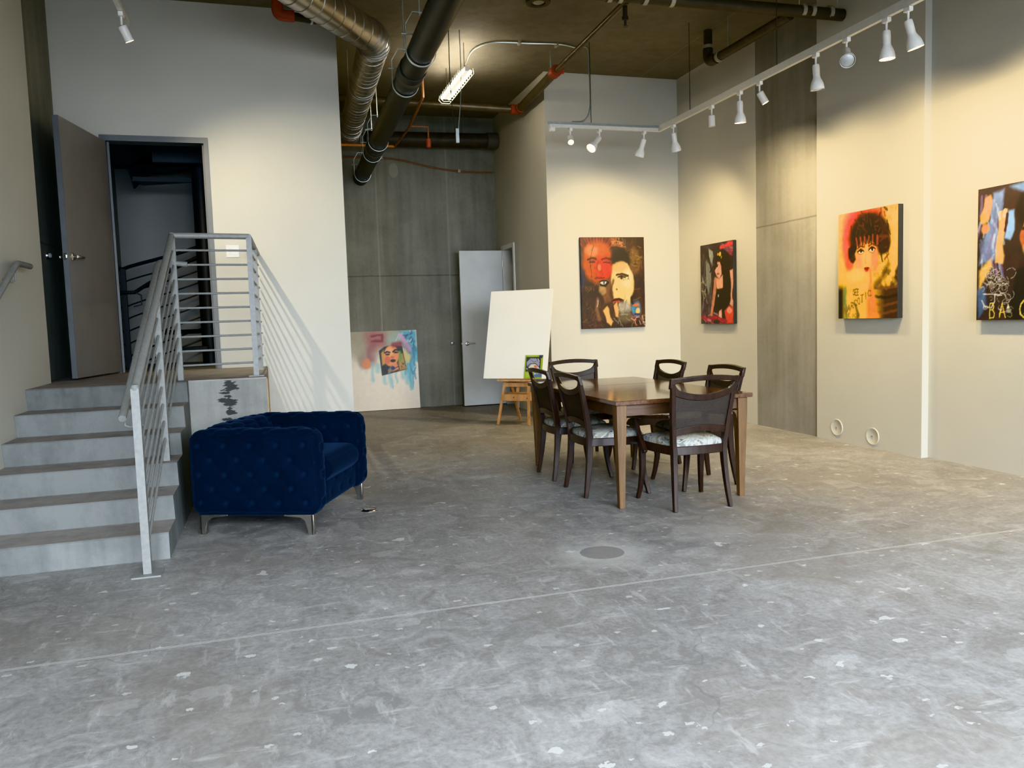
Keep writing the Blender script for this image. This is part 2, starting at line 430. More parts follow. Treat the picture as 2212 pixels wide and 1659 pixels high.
# shop front wall behind the camera: header and piers around the wide opening that lets daylight in
b = MB(); b.box((-1.98,-3.15,3.5), (5.7,-3.0,H)); b.box((-1.98,-3.15,0), (-1.4,-3.0,3.5)); b.box((5.2,-3.15,0), (5.7,-3.0,3.5)); b.box((1.7,-3.15,0), (1.95,-3.0,3.5))
b.build('wall_front', M['wall'], kind='structure', smooth=0)

# door 1: grey steel door, open against the concrete side wall
def lever(parent, M4, side=1):
    b = MB(); b.lathe([(.033,0),(.033,.008),(.026,.012),(.012,.014),(.012,.045)], 20, 0, M4)
    b.tube([M4 @ Vector((0,0,.045)), M4 @ Vector((.02*side,0,.05)), M4 @ Vector((.12*side,0,.05))], [.011,.011,.009], 10)
    return b.build('lever_handle', M['nickel'], parent)
d1 = empty('door_1', (0,0,0), 0, kind='structure')
b = MB()
b.box((DX0,YF-.012,DZ0), (DX0+.055,YF+.15,DZ1)); b.box((DX1-.042,YF-.012,DZ0), (DX1,YF+.15,DZ1)); b.box((DX0+.055,YF-.012,DZ1-.055), (DX1-.042,YF+.15,DZ1))
b.box((DX0+.055,YF+.05,DZ0), (DX0+.075,YF+.07,DZ1-.055)); b.box((DX1-.062,YF+.05,DZ0), (DX1-.042,YF+.07,DZ1-.055))
b.build('door_frame', M['frame_grey'], d1, smooth=0)
hinge = Vector((-1.405, YF-.02, 0)); free = Vector((-1.59, 7.53, 0)); dv = (free-hinge); L1 = dv.length
ang = math.atan2(dv.y, dv.x)
LM = Matrix.Translation((hinge.x, hinge.y, .955)) @ Matrix.Rotation(ang, 4, 'Z')
b = MB(); b.box((0,-.045,0), (L1,0,2.19), 0, LM); leaf = b.build('door_leaf', [M['door_grey']], d1, smooth=0)
b = MB(); b.box((L1-.004,-.0452,0), (L1+.002,.0002,2.192), 0, LM); b.build('leaf_edge', M['frame_grey'], leaf, smooth=0)
hz = 1.03
lever(leaf, LM @ Matrix.Translation((L1-.065,0,hz)) @ Matrix.Rotation(-PI/2,4,'X') @ Matrix.Rotation(PI,4,'Z'), 1)
lever(leaf, LM @ Matrix.Translation((L1-.065,-.045,hz)) @ Matrix.Rotation(PI/2,4,'X') @ Matrix.Rotation(PI,4,'Z'), 1)
b = MB(); b.box((L1+.002,-.037,hz-.03), (L1+.004,-.008,hz+.03), 0, LM); b.box((L1+.004,-.030,hz-.012), (L1+.014,-.016,hz+.012), 0, LM); b.build('latch_plate', M['nickel'], leaf, smooth=0)

# door 2: white closet door in the recess
d2 = empty('door_2', (0,0,0), 0, kind='structure')
b = MB()
b.box((XR-.02,R0-.055,0), (XR+.14,R0+.012,RZ+.055)); b.box((XR-.02,R1-.012,0), (XR+.14,R1+.055,RZ+.055)); b.box((XR-.02,R0+.012,RZ-.012), (XR+.14,R1-.012,RZ+.055))
b.build('door_frame', M['trim_white'], d2, smooth=0)
hg = Vector((XR-.025, R1+.01, 0)); fr = Vector((2.83, 12.03, 0)); dv = fr-hg; L2 = dv.length
LM2 = Matrix.Translation((hg.x, hg.y, .012)) @ Matrix.Rotation(math.atan2(dv.y, dv.x), 4, 'Z')
b = MB(); b.box((0,-.022,0), (L2,.022,2.395), 0, LM2); lf2 = b.build('door_leaf', M['door_white'], d2, smooth=0, bevel=.003)
lever(lf2, LM2 @ Matrix.Translation((L2-.075,.022,.97)) @ Matrix.Rotation(-PI/2,4,'X') @ Matrix.Rotation(PI,4,'Z'), 1)
b = MB(); b.box((L2,-.012,.94), (L2+.002,.012,1.0), 0, LM2); b.box((L2+.002,-.006,.96), (L2+.012,.006,.98), 0, LM2); b.build('latch_plate', M['nickel'], lf2, smooth=0)
for z in (.25, 1.2, 2.2):
    b = MB(); b.tube([(hg.x+.004,hg.y-.03,z-.05),(hg.x+.004,hg.y-.03,z+.05)], .008, 10); b.build('hinge', M['nickel'], d2)

# ------------------------------------------------------------------ concrete steps and landing
SX = -.637; SY = 4.977; ST = .3106; SR = .1567; LZ = 6*SR
st = empty('concrete_stairs', (-1.2,SY,0), 0, 'grey cast concrete steps with slanted risers rising to the landing', 'stairs')
def loc(o, root): o.matrix_parent_inverse = root.matrix_basis.inverted(); return o
prof = [(SY,0)]
for k in range(6):
    y = SY+ST*k
    prof.append((y, SR*(k+1)-.008)); prof.append((y+.008, SR*(k+1)))
    if k < 5: prof.append((y+ST+.035, SR*(k+1)))
prof += [(6.66, LZ), (6.66, 0)]
b = MB(); n = len(prof)
vs = [(-1.729, y, z) for y, z in prof]+[(SX, y, z) for y, z in prof]
fs = [tuple(range(n)), tuple(range(n, 2*n))[::-1]]
b.add(vs, fs)
for i in range(n):
    j = (i+1) % n
    flatf = abs(prof[i][1]-prof[j][1]) < 1e-6 and prof[i][1] > .01
    b.add([vs[i], vs[j], vs[n+j], vs[n+i]], [(0,1,2,3)], 1 if flatf else 0)
loc(b.build('step_flight', [M['stair'], M['tread']], st, smooth=0), st)
b = MB()
b.box((SX,6.66,0), (-.055,YF-.002,LZ-.012)); b.box((-1.828,7.262,0), (SX,YF-.002,LZ-.012)); b.box((-1.729,6.66,0), (SX,7.262,LZ-.012))
ld = loc(b.build('landing_block', M['landing'], st, smooth=0), st)
b = MB(); b.box((-1.829,7.262,LZ-.012), (-.05,YF-.013,LZ)); b.box((-1.729,6.66,LZ-.012), (-.05,7.262,LZ)); loc(b.build('landing_top', M['tread'], st, smooth=0), st)
b = MB(); b.box((-.055,6.72,.02), (-.045,YF-.002,LZ-.014)); loc(b.build('side_board', M['tan'], st, smooth=0), st)

# ------------------------------------------------------------------ guard railing
rl = empty('stair_guard_railing', (-.72,4.70,0), 0, 'grey painted pipe railing climbing the concrete steps and wrapping the landing', 'railing')
RT = 2.075
A0 = Vector((-.72,4.70,1.03)); A1 = Vector((-.70,6.78,RT))     # sloped top rail
B1 = Vector((-.13,6.86,RT)); C1 = Vector((-.085,8.47,RT))
def up(p, z): return Vector((p.x, p.y, z))
def part(b, name, m=M['rail_paint'], sm=40): return loc(b.build(name, m, rl, smooth=sm), rl)
b = MB(); b.tube([A0, A1], .023, 14); part(b, 'top_rail')
b = MB(); b.tube([A1, B1], .023, 14); part(b, 'top_rail')
b = MB(); b.tube([B1, C1], .023, 14); part(b, 'top_rail')
for P in (A0, A1):
    b = MB(); b.lathe([(.001,-.026),(.018,-.02),(.026,0),(.018,.02),(.001,.026)], 14, 0, Matrix.Translation(P)); part(b, 'rail_joint')
def post(p, z0, z1, w=.042):
    b = MB(); b.box((p.x-w/2,p.y-w/2,z0+.008), (p.x+w/2,p.y+w/2,z1)); part(b, 'post', sm=0)
    b = MB(); b.box((p.x-.075,p.y-.075,z0), (p.x+.075,p.y+.075,z0+.008)); part(b, 'base_plate', sm=0)
post(A0, 0, 1.03)
pm = A0.lerp(A1, .487)
b = MB(); b.box((pm.x-.021,pm.y-.021,SR*3), (pm.x+.021,pm.y+.021,pm.z)); part(b, 'post', sm=0)
for p in (A1, B1, B1.lerp(C1, .585)):
    b = MB(); b.box((p.x-.021,p.y-.021,LZ), (p.x+.021,p.y+.021,RT)); part(b, 'post', sm=0)
b = MB(); b.box((B1.x-.06,B1.y-.06,LZ), (B1.x+.06,B1.y+.06,LZ+.008)); part(b, 'base_plate', sm=0)
for k in range(1, 10):
    z = RT-.1135*k
    for p, q in ((A1,B1),(B1,C1)):
        b = MB(); b.tube([up(p,z), up(q,z)], .0085, 8); part(b, 'bar')
    if k == 9: continue
    z0 = A0.z-.1135*k; a = Vector((A0.x,A0.y,z0)); e = Vector((A1.x,A1.y,z))
    if z0 < .06:
        t = (.06-z0)/(z-z0); 
        # the lowest bars stop on the step nosings
        a = a.lerp(e, min(.95, t))
    b = MB(); b.tube([a, e], .0085, 8); part(b, 'bar')
# inner graspable handrail on brackets
off = Vector((-.105,0,0)); h0 = Vector((-.81,4.80,.86)); h1 = Vector((-.80,6.62,1.83))
b = MB(); b.tube([h0, h1]+bez([h1, h1+Vector((.02,.09,.035)), h1+Vector((.10,.16,.03)), h1+Vector((.20,.16,.02))], 6)[1:], .021, 14); hr = part(b, 'handrail')
for t in (.04, .5, .93):
    p = h0.lerp(h1, t); q = Vector((-.715, p.y, p.z-.09))
    b = MB(); b.tube([p-Vector((0,0,.02)), p-Vector((0,0,.085)), p+Vector((.02,0,-.095)), q], .006, 8); part(b, 'handrail_bracket')

# wall handrail at far left
wh = empty('wall_handrail', (-1.66,5.8,1.5), 0, 'short grey wall handrail on the left wall beside the steps', 'handrail')
b = MB(); b.tube([(-1.655,4.3,.78),(-1.655,6.22,1.795)]+bez([(-1.655,6.22,1.795),(-1.655,6.30,1.83),(-1.655,6.40,1.835),(-1.655,6.62,1.835)],5)[1:], .021, 14); loc(b.build('handrail_pipe', M['rail_paint'], wh), wh)
b = MB(); b.tube([(-1.655,6.24,1.785),(-1.655,6.24,1.715),(-1.68,6.24,1.70),(-1.729,6.24,1.70)], .007, 8); b.lathe([(.03,0),(.03,.006)], 16, 0, align((-1.729,6.24,1.70),(1,0,0))); loc(b.build('wall_bracket', M['rail_paint'], wh), wh)

# ------------------------------------------------------------------ spiral staircase seen through the doorway
sp = empty('spiral_staircase', (-.665,9.75,.93), 0, 'black steel spiral staircase inside the dark doorway', 'staircase')
def sprt(b, name, m=None): return loc(b.build(name, m or M['dark_stair'], sp), sp)
b = MB(); b.tube([(-.665,9.75,.93),(-.665,9.75,4.45)], .095, 24); sprt(b, 'centre_pole')
P0 = Vector((-1.47,9.35,0))
def arc(z0, z1, k=14):
    pts = []
    for i in range(k+1):
        t = i/k
        x = lerp(-1.47, -.70, t); y = 9.35+.55*math.sin(t*PI*.62)
        pts.append((x, y, lerp(z0, z1, t**.86)))
    return pts
for i, z in enumerate([2.00]+[1.86-.132*k for k in range(8)]):
    b = MB(); b.tube(arc(z, z+.30), .019 if i == 0 else .008, 8); sprt(b, 'guard_rail' if i == 0 else 'guard_bar')
    b = MB(); b.tube([(-1.70,9.37,z+.0),(-1.47,9.35,z)], .019 if i == 0 else .008, 8); sprt(b, 'guard_rail' if i == 0 else 'guard_bar')
b = MB(); b.tube([(-1.66,9.33,1.75),(-1.36,9.30,1.75)]+bez([(-1.36,9.30,1.75),(-1.2,9.5,1.88),(-1.0,9.68,2.02),(-.75,9.8,2.16)],6)[1:], .02, 8); b.tube([(-1.36,9.30,1.75),(-1.30,9.30,1.72),(-1.30,9.30,1.62),(-1.38,9.30,1.60)], .008, 6); sprt(b, 'inner_handrail')
b = MB(); b.box((-1.495,9.325,.93), (-1.445,9.375,2.0)); sprt(b, 'guard_post')
for k in range(4):     # treads winding up
    a0 = PI*.98-.45*k; z = 3.0+.19*k
    c = Vector((-.665,9.75,z))
    pts = [(c.x+.08*math.cos(a0-.9), c.y+.08*math.sin(a0-.9))]+[(c.x+.72*math.cos(a0-.42*t), c.y+.72*math.sin(a0-.42*t)) for t in (0,.5,1)]
    b = MB(); b.prism(pts, 2, z, z+.05)
    b.tube([(pts[1][0],pts[1][1],z+.02),(pts[3][0],pts[3][1],z+.2)], 0, flat=(.02,.22), up=(0,0,1)); sprt(b, 'tread')
for k in range(2):
    a0 = PI*1.5-.5*k; z = 1.1+.19*k; c = Vector((-.665,9.75,z))
    pts = [(c.x+.08*math.cos(a0-.9), c.y+.08*math.sin(a0-.9))]+[(c.x+.55*math.cos(a0-.5*t), c.y+.55*math.sin(a0-.5*t)) for t in (0,.5,1)]
    b = MB(); b.prism(pts, 2, z, z+.05); sprt(b, 'tread')
b = MB(); b.box((-1.70,8.66,3.30), (.6,10.7,3.36)); b.box((-1.1,9.3,3.12), (.6,9.36,3.30)); sprt(b, 'upper_platform')

# ------------------------------------------------------------------ small wall and floor fittings
def disc(name, p, d, r, label, cat, m, group=None, knob=True):
    b = MB(); b.lathe([(r,0),(r,.004),(r*.93,.008),(r*.9,.006),(.008,.007)], 36, 0, align(p, d)); 
    o = empty(name, p, 0, label, cat, group); loc(b.build('cover', m, o), o)
    if knob:
        b = MB(); b.lathe([(.008,.004),(.008,.012),(.004,.014)], 12, 0, align(p, d)); loc(b.build('screw', M['nickel'], o), o)
    return o
bpy.context.view_layer.update()
disc('wall_cover_plate', (5.43,6.69,.14), (-1,0,0), .086, 'round cream cover plate low on the right wall, nearer the concrete strip', 'cover plate', M['wall'], 'round cover plates')
disc('wall_cover_plate', (5.43,6.19,.115), (-1,0,0), .084, 'round cream cover plate low on the right wall, nearer the wall corner', 'cover plate', M['wall'], 'round cover plates')
fo = empty('floor_outlet', (.611,5.701,0), 0, 'round metal cover plate on the floor beside the blue armchair', 'floor outlet')
b = MB(); b.lathe([(.062,.0),(.062,.003),(.054,.006),(.05,.004),(.045,.006)], 36); b.build('cover', M['chrome'], fo)
b = MB(); b.box((-.02,-.004,.006), (.02,.004,.008)); b.build('slot', M['iron'], fo, smooth=0)
def stopper(p, d, label):
    o = empty('door_stop', p, 0, label, 'door stop')
    b = MB(); b.lathe([(.030,0),(.030,.012),(.024,.02)], 24, 0, align(p,d)); loc(b.build('base', M['nickel'], o), o)
    b = MB(); b.lathe([(.020,.018),(.022,.032),(.014,.042),(.002,.044)], 24, 0, align(p,d)); loc(b.build('bumper', M['reflector'], o), o)
stopper((-1.83,7.85,2.02), (1,0,0), 'round chrome door stop on the left concrete wall behind the grey door')
stopper((2.74,12.35,.99), (0,-1,0), 'round metal door stop on the back concrete wall beside the white door')
sw = empty('light_switch', (-.32,YF,2.105), 0, 'white double light switch plate on the stair wall behind the railing', 'light switch')
b = MB(); b.box((-.06,-.006,-.06), (.06,0,.06)); b.build('plate', M['white_plastic'], sw, smooth=0, bevel=.002)
for x in (-.024,.024):
    b = MB(); b.box((x-.017,-.010,-.034), (x+.017,-.006,.034)); b.build('rocker', M['fixture'] if x > 0 else M['track'], sw, smooth=0)

# ------------------------------------------------------------------ track lights
TX, TY, TZ = 4.55, 8.72, 3.52
tr = empty('track_rail', (TX,TY,TZ), 0, 'long white L-shaped ceiling-hung light track in front of the right walls', 'light track')
b = MB(); b.box((3.165,TY-.018,TZ-.02), (TX+.018,TY+.018,TZ+.016)); loc(b.build('track_run', M['track'], tr, smooth=0), tr)
b = MB(); b.box((TX-.018,1.2,TZ-.02), (TX+.018,TY-.018,TZ+.016)); loc(b.build('track_run', M['track'], tr, smooth=0), tr)
b = MB(); b.box((3.15,TY-.022,TZ+.016), (TX,TY+.012,TZ+.045)); loc(b.build('support_channel', M['zinc'], tr, smooth=0), tr)
b = MB(); b.box((TX-.014,1.2,TZ+.016), (TX+.014,TY,TZ+.045)); loc(b.build('support_channel', M['track'], tr, smooth=0), tr)
b = MB(); b.box((3.17,TY-.028,TZ-.062), (3.225,TY+.02,TZ-.02)); loc(b.build('end_feed', M['fixture'], tr, smooth=0), tr)
for x, y in ((4.55,7.99),(3.68,TY),(4.55,6.42),(4.55,4.5)):
    b = MB(); b.tube([(x,y,TZ+.04),(x,y,H)], .004, 6); loc(b.build('hanger_rod', M['iron'], tr), tr)
LX, LZ2 = -.95, 3.76
tl = empty('track_rail', (LX,6.9,LZ2), 0, 'short white light track hanging near the left wall above the steps', 'light track')
b = MB(); b.box((LX-.018,2.0,LZ2-.02), (LX+.018,7.05,LZ2+.016)); loc(b.build('track_run', M['track'], tl, smooth=0), tl)
for y in (3.2, 5.6):
    b = MB(); b.tube([(LX,y,LZ2+.01),(LX,y,H)], .004, 6); loc(b.build('hanger_rod', M['iron'], tl), tl)

def spot_lamp(loc3, aim, energy, size, blend=.85, color=(1,.79,.44), rad=.04):
    L = bpy.data.lights.new('halogen_beam', 'SPOT'); L.energy = energy; L.spot_size = math.radians(size); L.spot_blend = blend; L.color = color; L.shadow_soft_size = rad
    o = bpy.data.objects.new('halogen_beam', L); col.objects.link(o); o.location = loc3
    o.rotation_euler = Vector(aim).to_track_quat('-Z','Y').to_euler(); return o
BELL = [(.0245,-.012),(.029,0),(.0295,.03),(.0285,.085),(.032,.10),(.043,.122),(.053,.15),(.057,.178),(.0575,.195)]
BELL_IN = [(.0545,.195),(.054,.178),(.050,.15),(.040,.124),(.026,.105)]
CYL = [(.028,-.004),(.032,0),(.033,.01),(.033,.095),(.034,.11)]
CYL_IN = [(.031,.11),(.030,.06),(.026,.03)]
def head(x, y, aim, kind, lit, label, parent_track, z=TZ-.0215):
    r = empty('track_spotlight', (x,y,z), 0, label, 'spotlight', 'white track spotlights')
    b = MB(); b.box((-.018,-.030,-.032), (.018,.030,0)) if True else None
    b.build('track_adapter', M['fixture'], r, smooth=0, bevel=.003)
    b = MB(); b.tube([(0,0,-.03),(0,0,-.095)], .0085, 10); b.build('stem', M['fixture'], r)
    a = Vector(aim).normalized()
    piv = Vector((0,0,-.095)); start = piv+a*(.008)
    MM = align(start, a)
    prof, inn = (BELL, BELL_IN) if kind == 'bell' else (CYL, CYL_IN)
    b = MB(); b.lathe(prof+inn, 28, 0, MM, cap=True); sh = b.build('shade', M['fixture'], r)
    zl = prof[-1][1]
    rb = inn[0][0]-.003
    b = MB(); b.lathe([(rb*.55,zl-.05),(rb*.93,zl-.018),(rb*.95,zl-.008),(rb*.6,zl-.001),(.002,zl+.001)], 24, 0, MM)
    b.build('bulb', M['bulb'] if lit else M['reflector'], r)
    tip = Vector((x,y,z))+start+a*(zl+.02)
    return tip
tips = {}
tips['a'] = head(3.418,TY,(-.25,-.75,-.75),'cyl',True,'lit track spotlight at the left end of the short track run, facing the room',tr)
tips['b'] = head(3.78,TY,(-.75,-.35,-.75),'bell',True,'white bell spotlight tilted down to the left, second on the short track run',tr)
tips['c'] = head(4.35,TY,(-.22,.30,-1),'bell',False,'white bell spotlight leaning slightly left, beside the track corner',tr)
tips['d'] = head(TX,8.37,(.30,.22,-1),'bell',False,'white bell spotlight leaning right, first past the track corner',tr)
tips['e'] = head(TX,7.545,(.06,.05,-1),'cyl',False,'unlit small white cylinder spotlight hanging straight down',tr)
tips['f'] = head(TX,7.02,(.08,.10,-1),'bell',True,'glowing bell spotlight hanging just left of the dark concrete strip',tr)
tips['g'] = head(TX,6.69,(.50,-.20,-1),'cyl',True,'glowing small cylinder spotlight tilted right on the long track',tr)
tips['h'] = head(TX,5.877,(.12,.05,-1),'bell',False,'unlit white bell spotlight in front of the concrete strip',tr)
tips['i'] = head(TX,5.50,(-.55,-.75,-.75),'bell',False,'unlit bell spotlight turned toward the room showing its hollow shade',tr)
tips['j'] = head(TX,5.066,(.06,.02,-1),'bell',True,'lit bell spotlight pointing straight down, second from the right',tr)
tips['k'] = head(TX,4.853,(.32,-.05,-1),'bell',True,'rightmost lit bell spotlight on the long track',tr)
tips['l'] = head(LX,6.77,(.42,.30,-1.0),'cyl',True,'white cylinder spotlight at the end of the left track above the steps',tl,LZ2-.0215)

# ------------------------------------------------------------------ ceiling services
def svc(name, p, label, cat): return empty(name, p, 0, label, cat)
# spiral duct
du = svc('spiral_duct', (1.13,8.05,4.12), 'shiny galvanised spiral air duct bending beside the black drain pipe', 'duct')
e0 = Vector((1.13,8.02,4.10)); dend = Vector((1.25,12.0,4.10)); dnear = e0+Vector((-.60,-.80,0)).normalized()*2.4
R = .15
d2v = (dend-e0).normalized(); d1v = (dnear-e0).normalized()
def spiral(b, p, q, r, pitch):
    ax = (q-p); Ln = ax.length; ax.normalize(); x = ax.orthogonal().normalized(); y = ax.cross(x)
    k = int(Ln/pitch*20)
    pts = [p+ax*(Ln*i/k)+(x*math.cos(2*PI*i/20)+y*math.sin(2*PI*i/20))*(r+.001) for i in range(k+1)]
    b.tube(pts, .005, 5, cap=False)
cA = e0+d1v*.16; cB = e0+d2v*.16
b = MB(); b.tube([dnear, cA], R, 36); spiral(b, dnear, cA, R, .16); loc(b.build('duct_run', M['galv'], du), du)
b = MB(); b.tube([cB, dend], R, 36); spiral(b, cB, dend, R, .13); loc(b.build('duct_run', M['galv'], du), du)
pts = [cA]+[ (cA*(1-t)**2+e0*2*t*(1-t)+cB*t*t) for t in (.2,.4,.6,.8)]+[cB]
b = MB(); b.tube(pts, R+.006, 36)
for i in (0,1,2,3,4,5):
    t = (pts[min(i+1,5)]-pts[max(i-1,0)]).normalized(); b.tube([pts[i]-t*.006, pts[i]+t*.006], R+.013, 36)
loc(b.build('elbow', M['galv'], du, smooth=25), du)
for y in (9.6, 11.6):
    p = e0.lerp(dend, (y-e0.y)/(dend.y-e0.y))
    for sx in (-1,1):
        b = MB(); b.tube([(p.x+sx*(R+.006),y,p.z),(p.x+sx*(R+.006),y,H)], .004, 6); loc(b.build('hanger_rod', M['zinc'], du), du)
    b = MB(); b.tube([(p.x+(R+.008)*math.cos(a), y, p.z+(R+.008)*math.sin(a)) for a in [-PI*i/16 for i in range(17)]], 0, flat=(.004,.025), up=(0,1,0)); loc(b.build('hanger_strap', M['zinc'], du), du)

# black drain pipe with clevis hangers
bp = svc('black_drain_pipe', (1.3,7.0,3.5), 'thick black plastic drain pipe running back under the ceiling on hangers', 'pipe')
q0 = Vector((1.19,3.4,3.47)); q1 = Vector((1.425,12.34,3.53)); PR = .108
b = MB(); b.tube([q0,q1], PR, 32); loc(b.build('pipe_run', M['abs'], bp), bp)
def at(y): return q0.lerp(q1, (y-q0.y)/(q1.y-q0.y))
for y in (7.02, 10.15):
    dvec = (q1-q0).normalized()
    b = MB(); b.tube([at(y)-dvec*.15, at(y)+dvec*.15], PR+.010, 32); loc(b.build('coupling', M['abs'], bp), bp)
    b = MB(); b.tube([at(y)-dvec*.02, at(y)+dvec*.05], PR+.013, 32); loc(b.build('coupling_band', M['coupling_grey'], bp), bp)
for y in (6.45, 7.35, 9.75, 10.45, 11.95):
    p = at(y); r = PR+.012
    U = [(p.x-r*math.cos(a), y, p.z-r*math.sin(a)) for a in [PI*i/14 for i in range(15)]]
    path = [(p.x,y,p.z+.30),(p.x-.06,y,p.z+.30),(p.x-r,y,p.z+.20)]+U+[(p.x+r,y,p.z+.20),(p.x+.06,y,p.z+.30),(p.x,y,p.z+.30)]
    b = MB(); b.tube(path, 0, flat=(.005,.024), up=(0,1,0))
    b.tube([(p.x-r-.03,y,p.z+.13),(p.x+r+.02,y,p.z+.13)], .006, 8)
    b.tube([(p.x,y,p.z+.28),(p.x,y,H)], .006, 8)
    loc(b.build('clevis_hanger', M['zinc'], bp), bp)
b = MB(); random.seed(3)
y = 4.2
while y < 11.6:      # rows of pale factory printing along the flank
    p = at(y); a = -.62; w = random.uniform(.02,.05); ln = random.uniform(.03,.09)
    for k in range(random.randint(2,4)):
        yy = y+k*.034; pp = at(yy)
        aa = a+random.uniform(-.02,.02)
        pr = PR+.0008
        vs = [(pp.x+pr*math.cos(aa+d), yy+e, pp.z+pr*math.sin(aa+d)) for d, e in ((-.10,0),(.10,0),(.10,.012),(-.10,.012))]
        b.add(vs, [(0,1,2,3)])
    y += random.choice((.17,.2,.42))
loc(b.build('printed_marking', M['abs_print'], bp), bp)

# sprinkler main with couplings
sm = svc('sprinkler_pipe', (3.37,10.4,4.15), 'brown sprinkler main crossing the ceiling and turning at the recess corner', 'pipe')
def sp2(b, name, m=M['sprinkler_pipe']): return loc(b.build(name, m, sm), sm)
c0 = Vector((.86,11.14,4.375)); c1 = Vector((3.425,10.65,4.20)); c2 = Vector((3.345,8.98,4.20)); c3 = Vector((3.275,6.86,4.20))
b = MB(); b.tube([c0,c1], .055, 20); sp2(b, 'pipe_run')
b = MB(); b.tube([c1,c2], .055, 20); sp2(b, 'pipe_run')
b = MB(); b.tube([c2,c3], .03, 16); sp2(b, 'pipe_run')
b = MB(); b.tube([c1+Vector((-.12,-.005,0)), c1+Vector((0,0,0)), c1+Vector((-.003,-.12,0))], .066, 20); sp2(b, 'elbow_coupling', M['red'])
b = MB(); b.tube([c2+Vector((0,.05,0)), c2+Vector((0,-.07,0))], .068, 20); b.tube([c2+Vector((-.05,0,0)), c2+Vector((.10,-.02,.02))], .04, 12); sp2(b, 'tee_coupling', M['red'])
b = MB(); b.tube([c3+Vector((.008,.06,0)), c3+Vector((.008,.06,-.12))], .022, 12); b.lathe([(.03,-.12),(.03,-.15),(.012,-.155),(.012,-.20),(.026,-.205),(.026,-.21)], 16, 0, Matrix.Translation(c3+Vector((.008,.06,0)))); sp2(b, 'sprinkler_head', M['iron'])
for p in (c1.lerp(c0,.35), c2+Vector((0,.12,0)), c1.lerp(c2,.9)):
    b = MB(); b.tube([p, (p.x,p.y,H)], .005, 6); sp2(b, 'hanger_rod', M['zinc'])

# far capped black pipe
fp = svc('capped_drain_pipe', (2.6,11.95,4.1), 'wide dark capped pipe across the far back concrete wall near the ceiling', 'pipe')
b = MB(); b.tube([(1.5,12.12,4.07),(3.45,12.12,4.10)], .11, 28); loc(b.build('pipe_run', M['iron'], fp), fp)
b = MB(); b.tube([(3.36,12.12,4.099),(3.525,12.12,4.10)], .12, 28); loc(b.build('end_cap', M['coupling_grey'], fp), fp)
for x in (1.9,3.0):
    b = MB(); b.tube([(x,12.12,4.1),(x,12.12,H)], .005, 6); loc(b.build('hanger_rod', M['zinc'], fp), fp)

# orange pipe
op = svc('orange_sprinkler_pipe', (1.6,11.6,3.9), 'thin orange pipe behind the black drain pipe rising toward the ceiling', 'pipe')
pp = [Vector((.9,11.86,3.915)), Vector((1.89,11.86,3.915)), Vector((1.95,10.95,3.97)), Vector((1.95,9.9,4.1)), Vector((1.95,9.9,H-.002))]
b = MB(); b.tube(pp[:2], .018, 10); loc(b.build('pipe_run', M['orange'], op), op)
b = MB(); b.tube(pp[1:], .018, 10); loc(b.build('pipe_run', M['copper'], op), op)
b = MB(); b.tube([(1.955,10.9,3.98),(2.2,10.9,3.98),(2.2,10.9,3.80)], .014, 8); loc(b.build('drop_pipe', M['copper'], op), op)
b = MB(); b.lathe([(.02,0),(.035,-.01),(.035,-.12),(.02,-.13)], 14, 0, Matrix.Translation((2.2,10.9,3.83))); loc(b.build('protective_cap', M['red'], op), op)
# copper line clipped to the back wall
cl = svc('wall_conduit', (2.3,12.33,3.7), 'thin copper coloured line sagging across the back concrete wall', 'conduit')
b = MB(); b.tube(bez([(1.1,12.33,3.84),(1.9,12.33,3.83),(2.5,12.33,3.72),(3.0,12.33,3.66),(3.5,12.33,3.66)],6), .011, 8); loc(b.build('conduit_run', M['copper'], cl), cl)
for x in (1.75,2.95):
    b = MB(); b.box((x-.02,12.30,3.64 if x > 2 else 3.815), (x+.02,12.349,3.69 if x > 2 else 3.86)); loc(b.build('clip', M['iron_band'], cl, smooth=0), cl)

# electric conduit on the ceiling feeding the track
ec = svc('ceiling_conduit', (3.0,8.95,4.48), 'thin steel conduit curving over the ceiling from fluorescent light to track', 'conduit')
b = MB(); b.tube(bez([(2.47,9.75,4.47),(2.44,9.25,4.48),(2.60,8.98,4.485),(3.0,8.92,4.485),(3.40,8.88,4.485),(3.62,8.95,4.485),(3.675,8.76,4.42),(3.675,8.735,4.2),(3.675,8.735,3.75),(3.60,8.735,3.60),(3.45,8.735,3.575)],6), .010, 8); loc(b.build('conduit_run', M['zinc'], ec), ec)
for x in (2.9,3.35):
    b = MB(); b.box((x-.012,8.87,4.465), (x+.012,8.96,4.499)); loc(b.build('clip', M['iron_band'], ec, smooth=0), ec)

# fluorescent strip
fl = svc('fluorescent_strip_light', (2.285,9.55,4.15), 'bright fluorescent strip light with wire guard under the ceiling', 'ceiling light')
F0, F1 = 8.97, 10.15
b = MB(); b.box((2.262,F0,4.15), (2.308,F1,4.20)); loc(b.build('housing', M['fixture'], fl, smooth=0), fl)
for x in (2.240,2.330):
    b = MB(); b.tube([(x,F0+.03,4.155),(x,F1-.03,4.155)], .018, 14); loc(b.build('tube', M['tubeglow'], fl), fl)
for i in range(13):
    y = lerp(F0+.02, F1-.02, i/12)
    b = MB(); b.tube([(2.21,y,4.19),(2.20,y,4.13),(2.235,y,4.095),(2.335,y,4.095),(2.37,y,4.13),(2.36,y,4.19)], .0025, 5); loc(b.build('guard_wire', M['zinc'], fl), fl)
for y in (F0+.12, F1-.12):
    b = MB(); b.tube([(2.285,y,4.21),(2.285,y,H)], .004, 6); loc(b.build('hanger_rod', M['iron'], fl), fl)
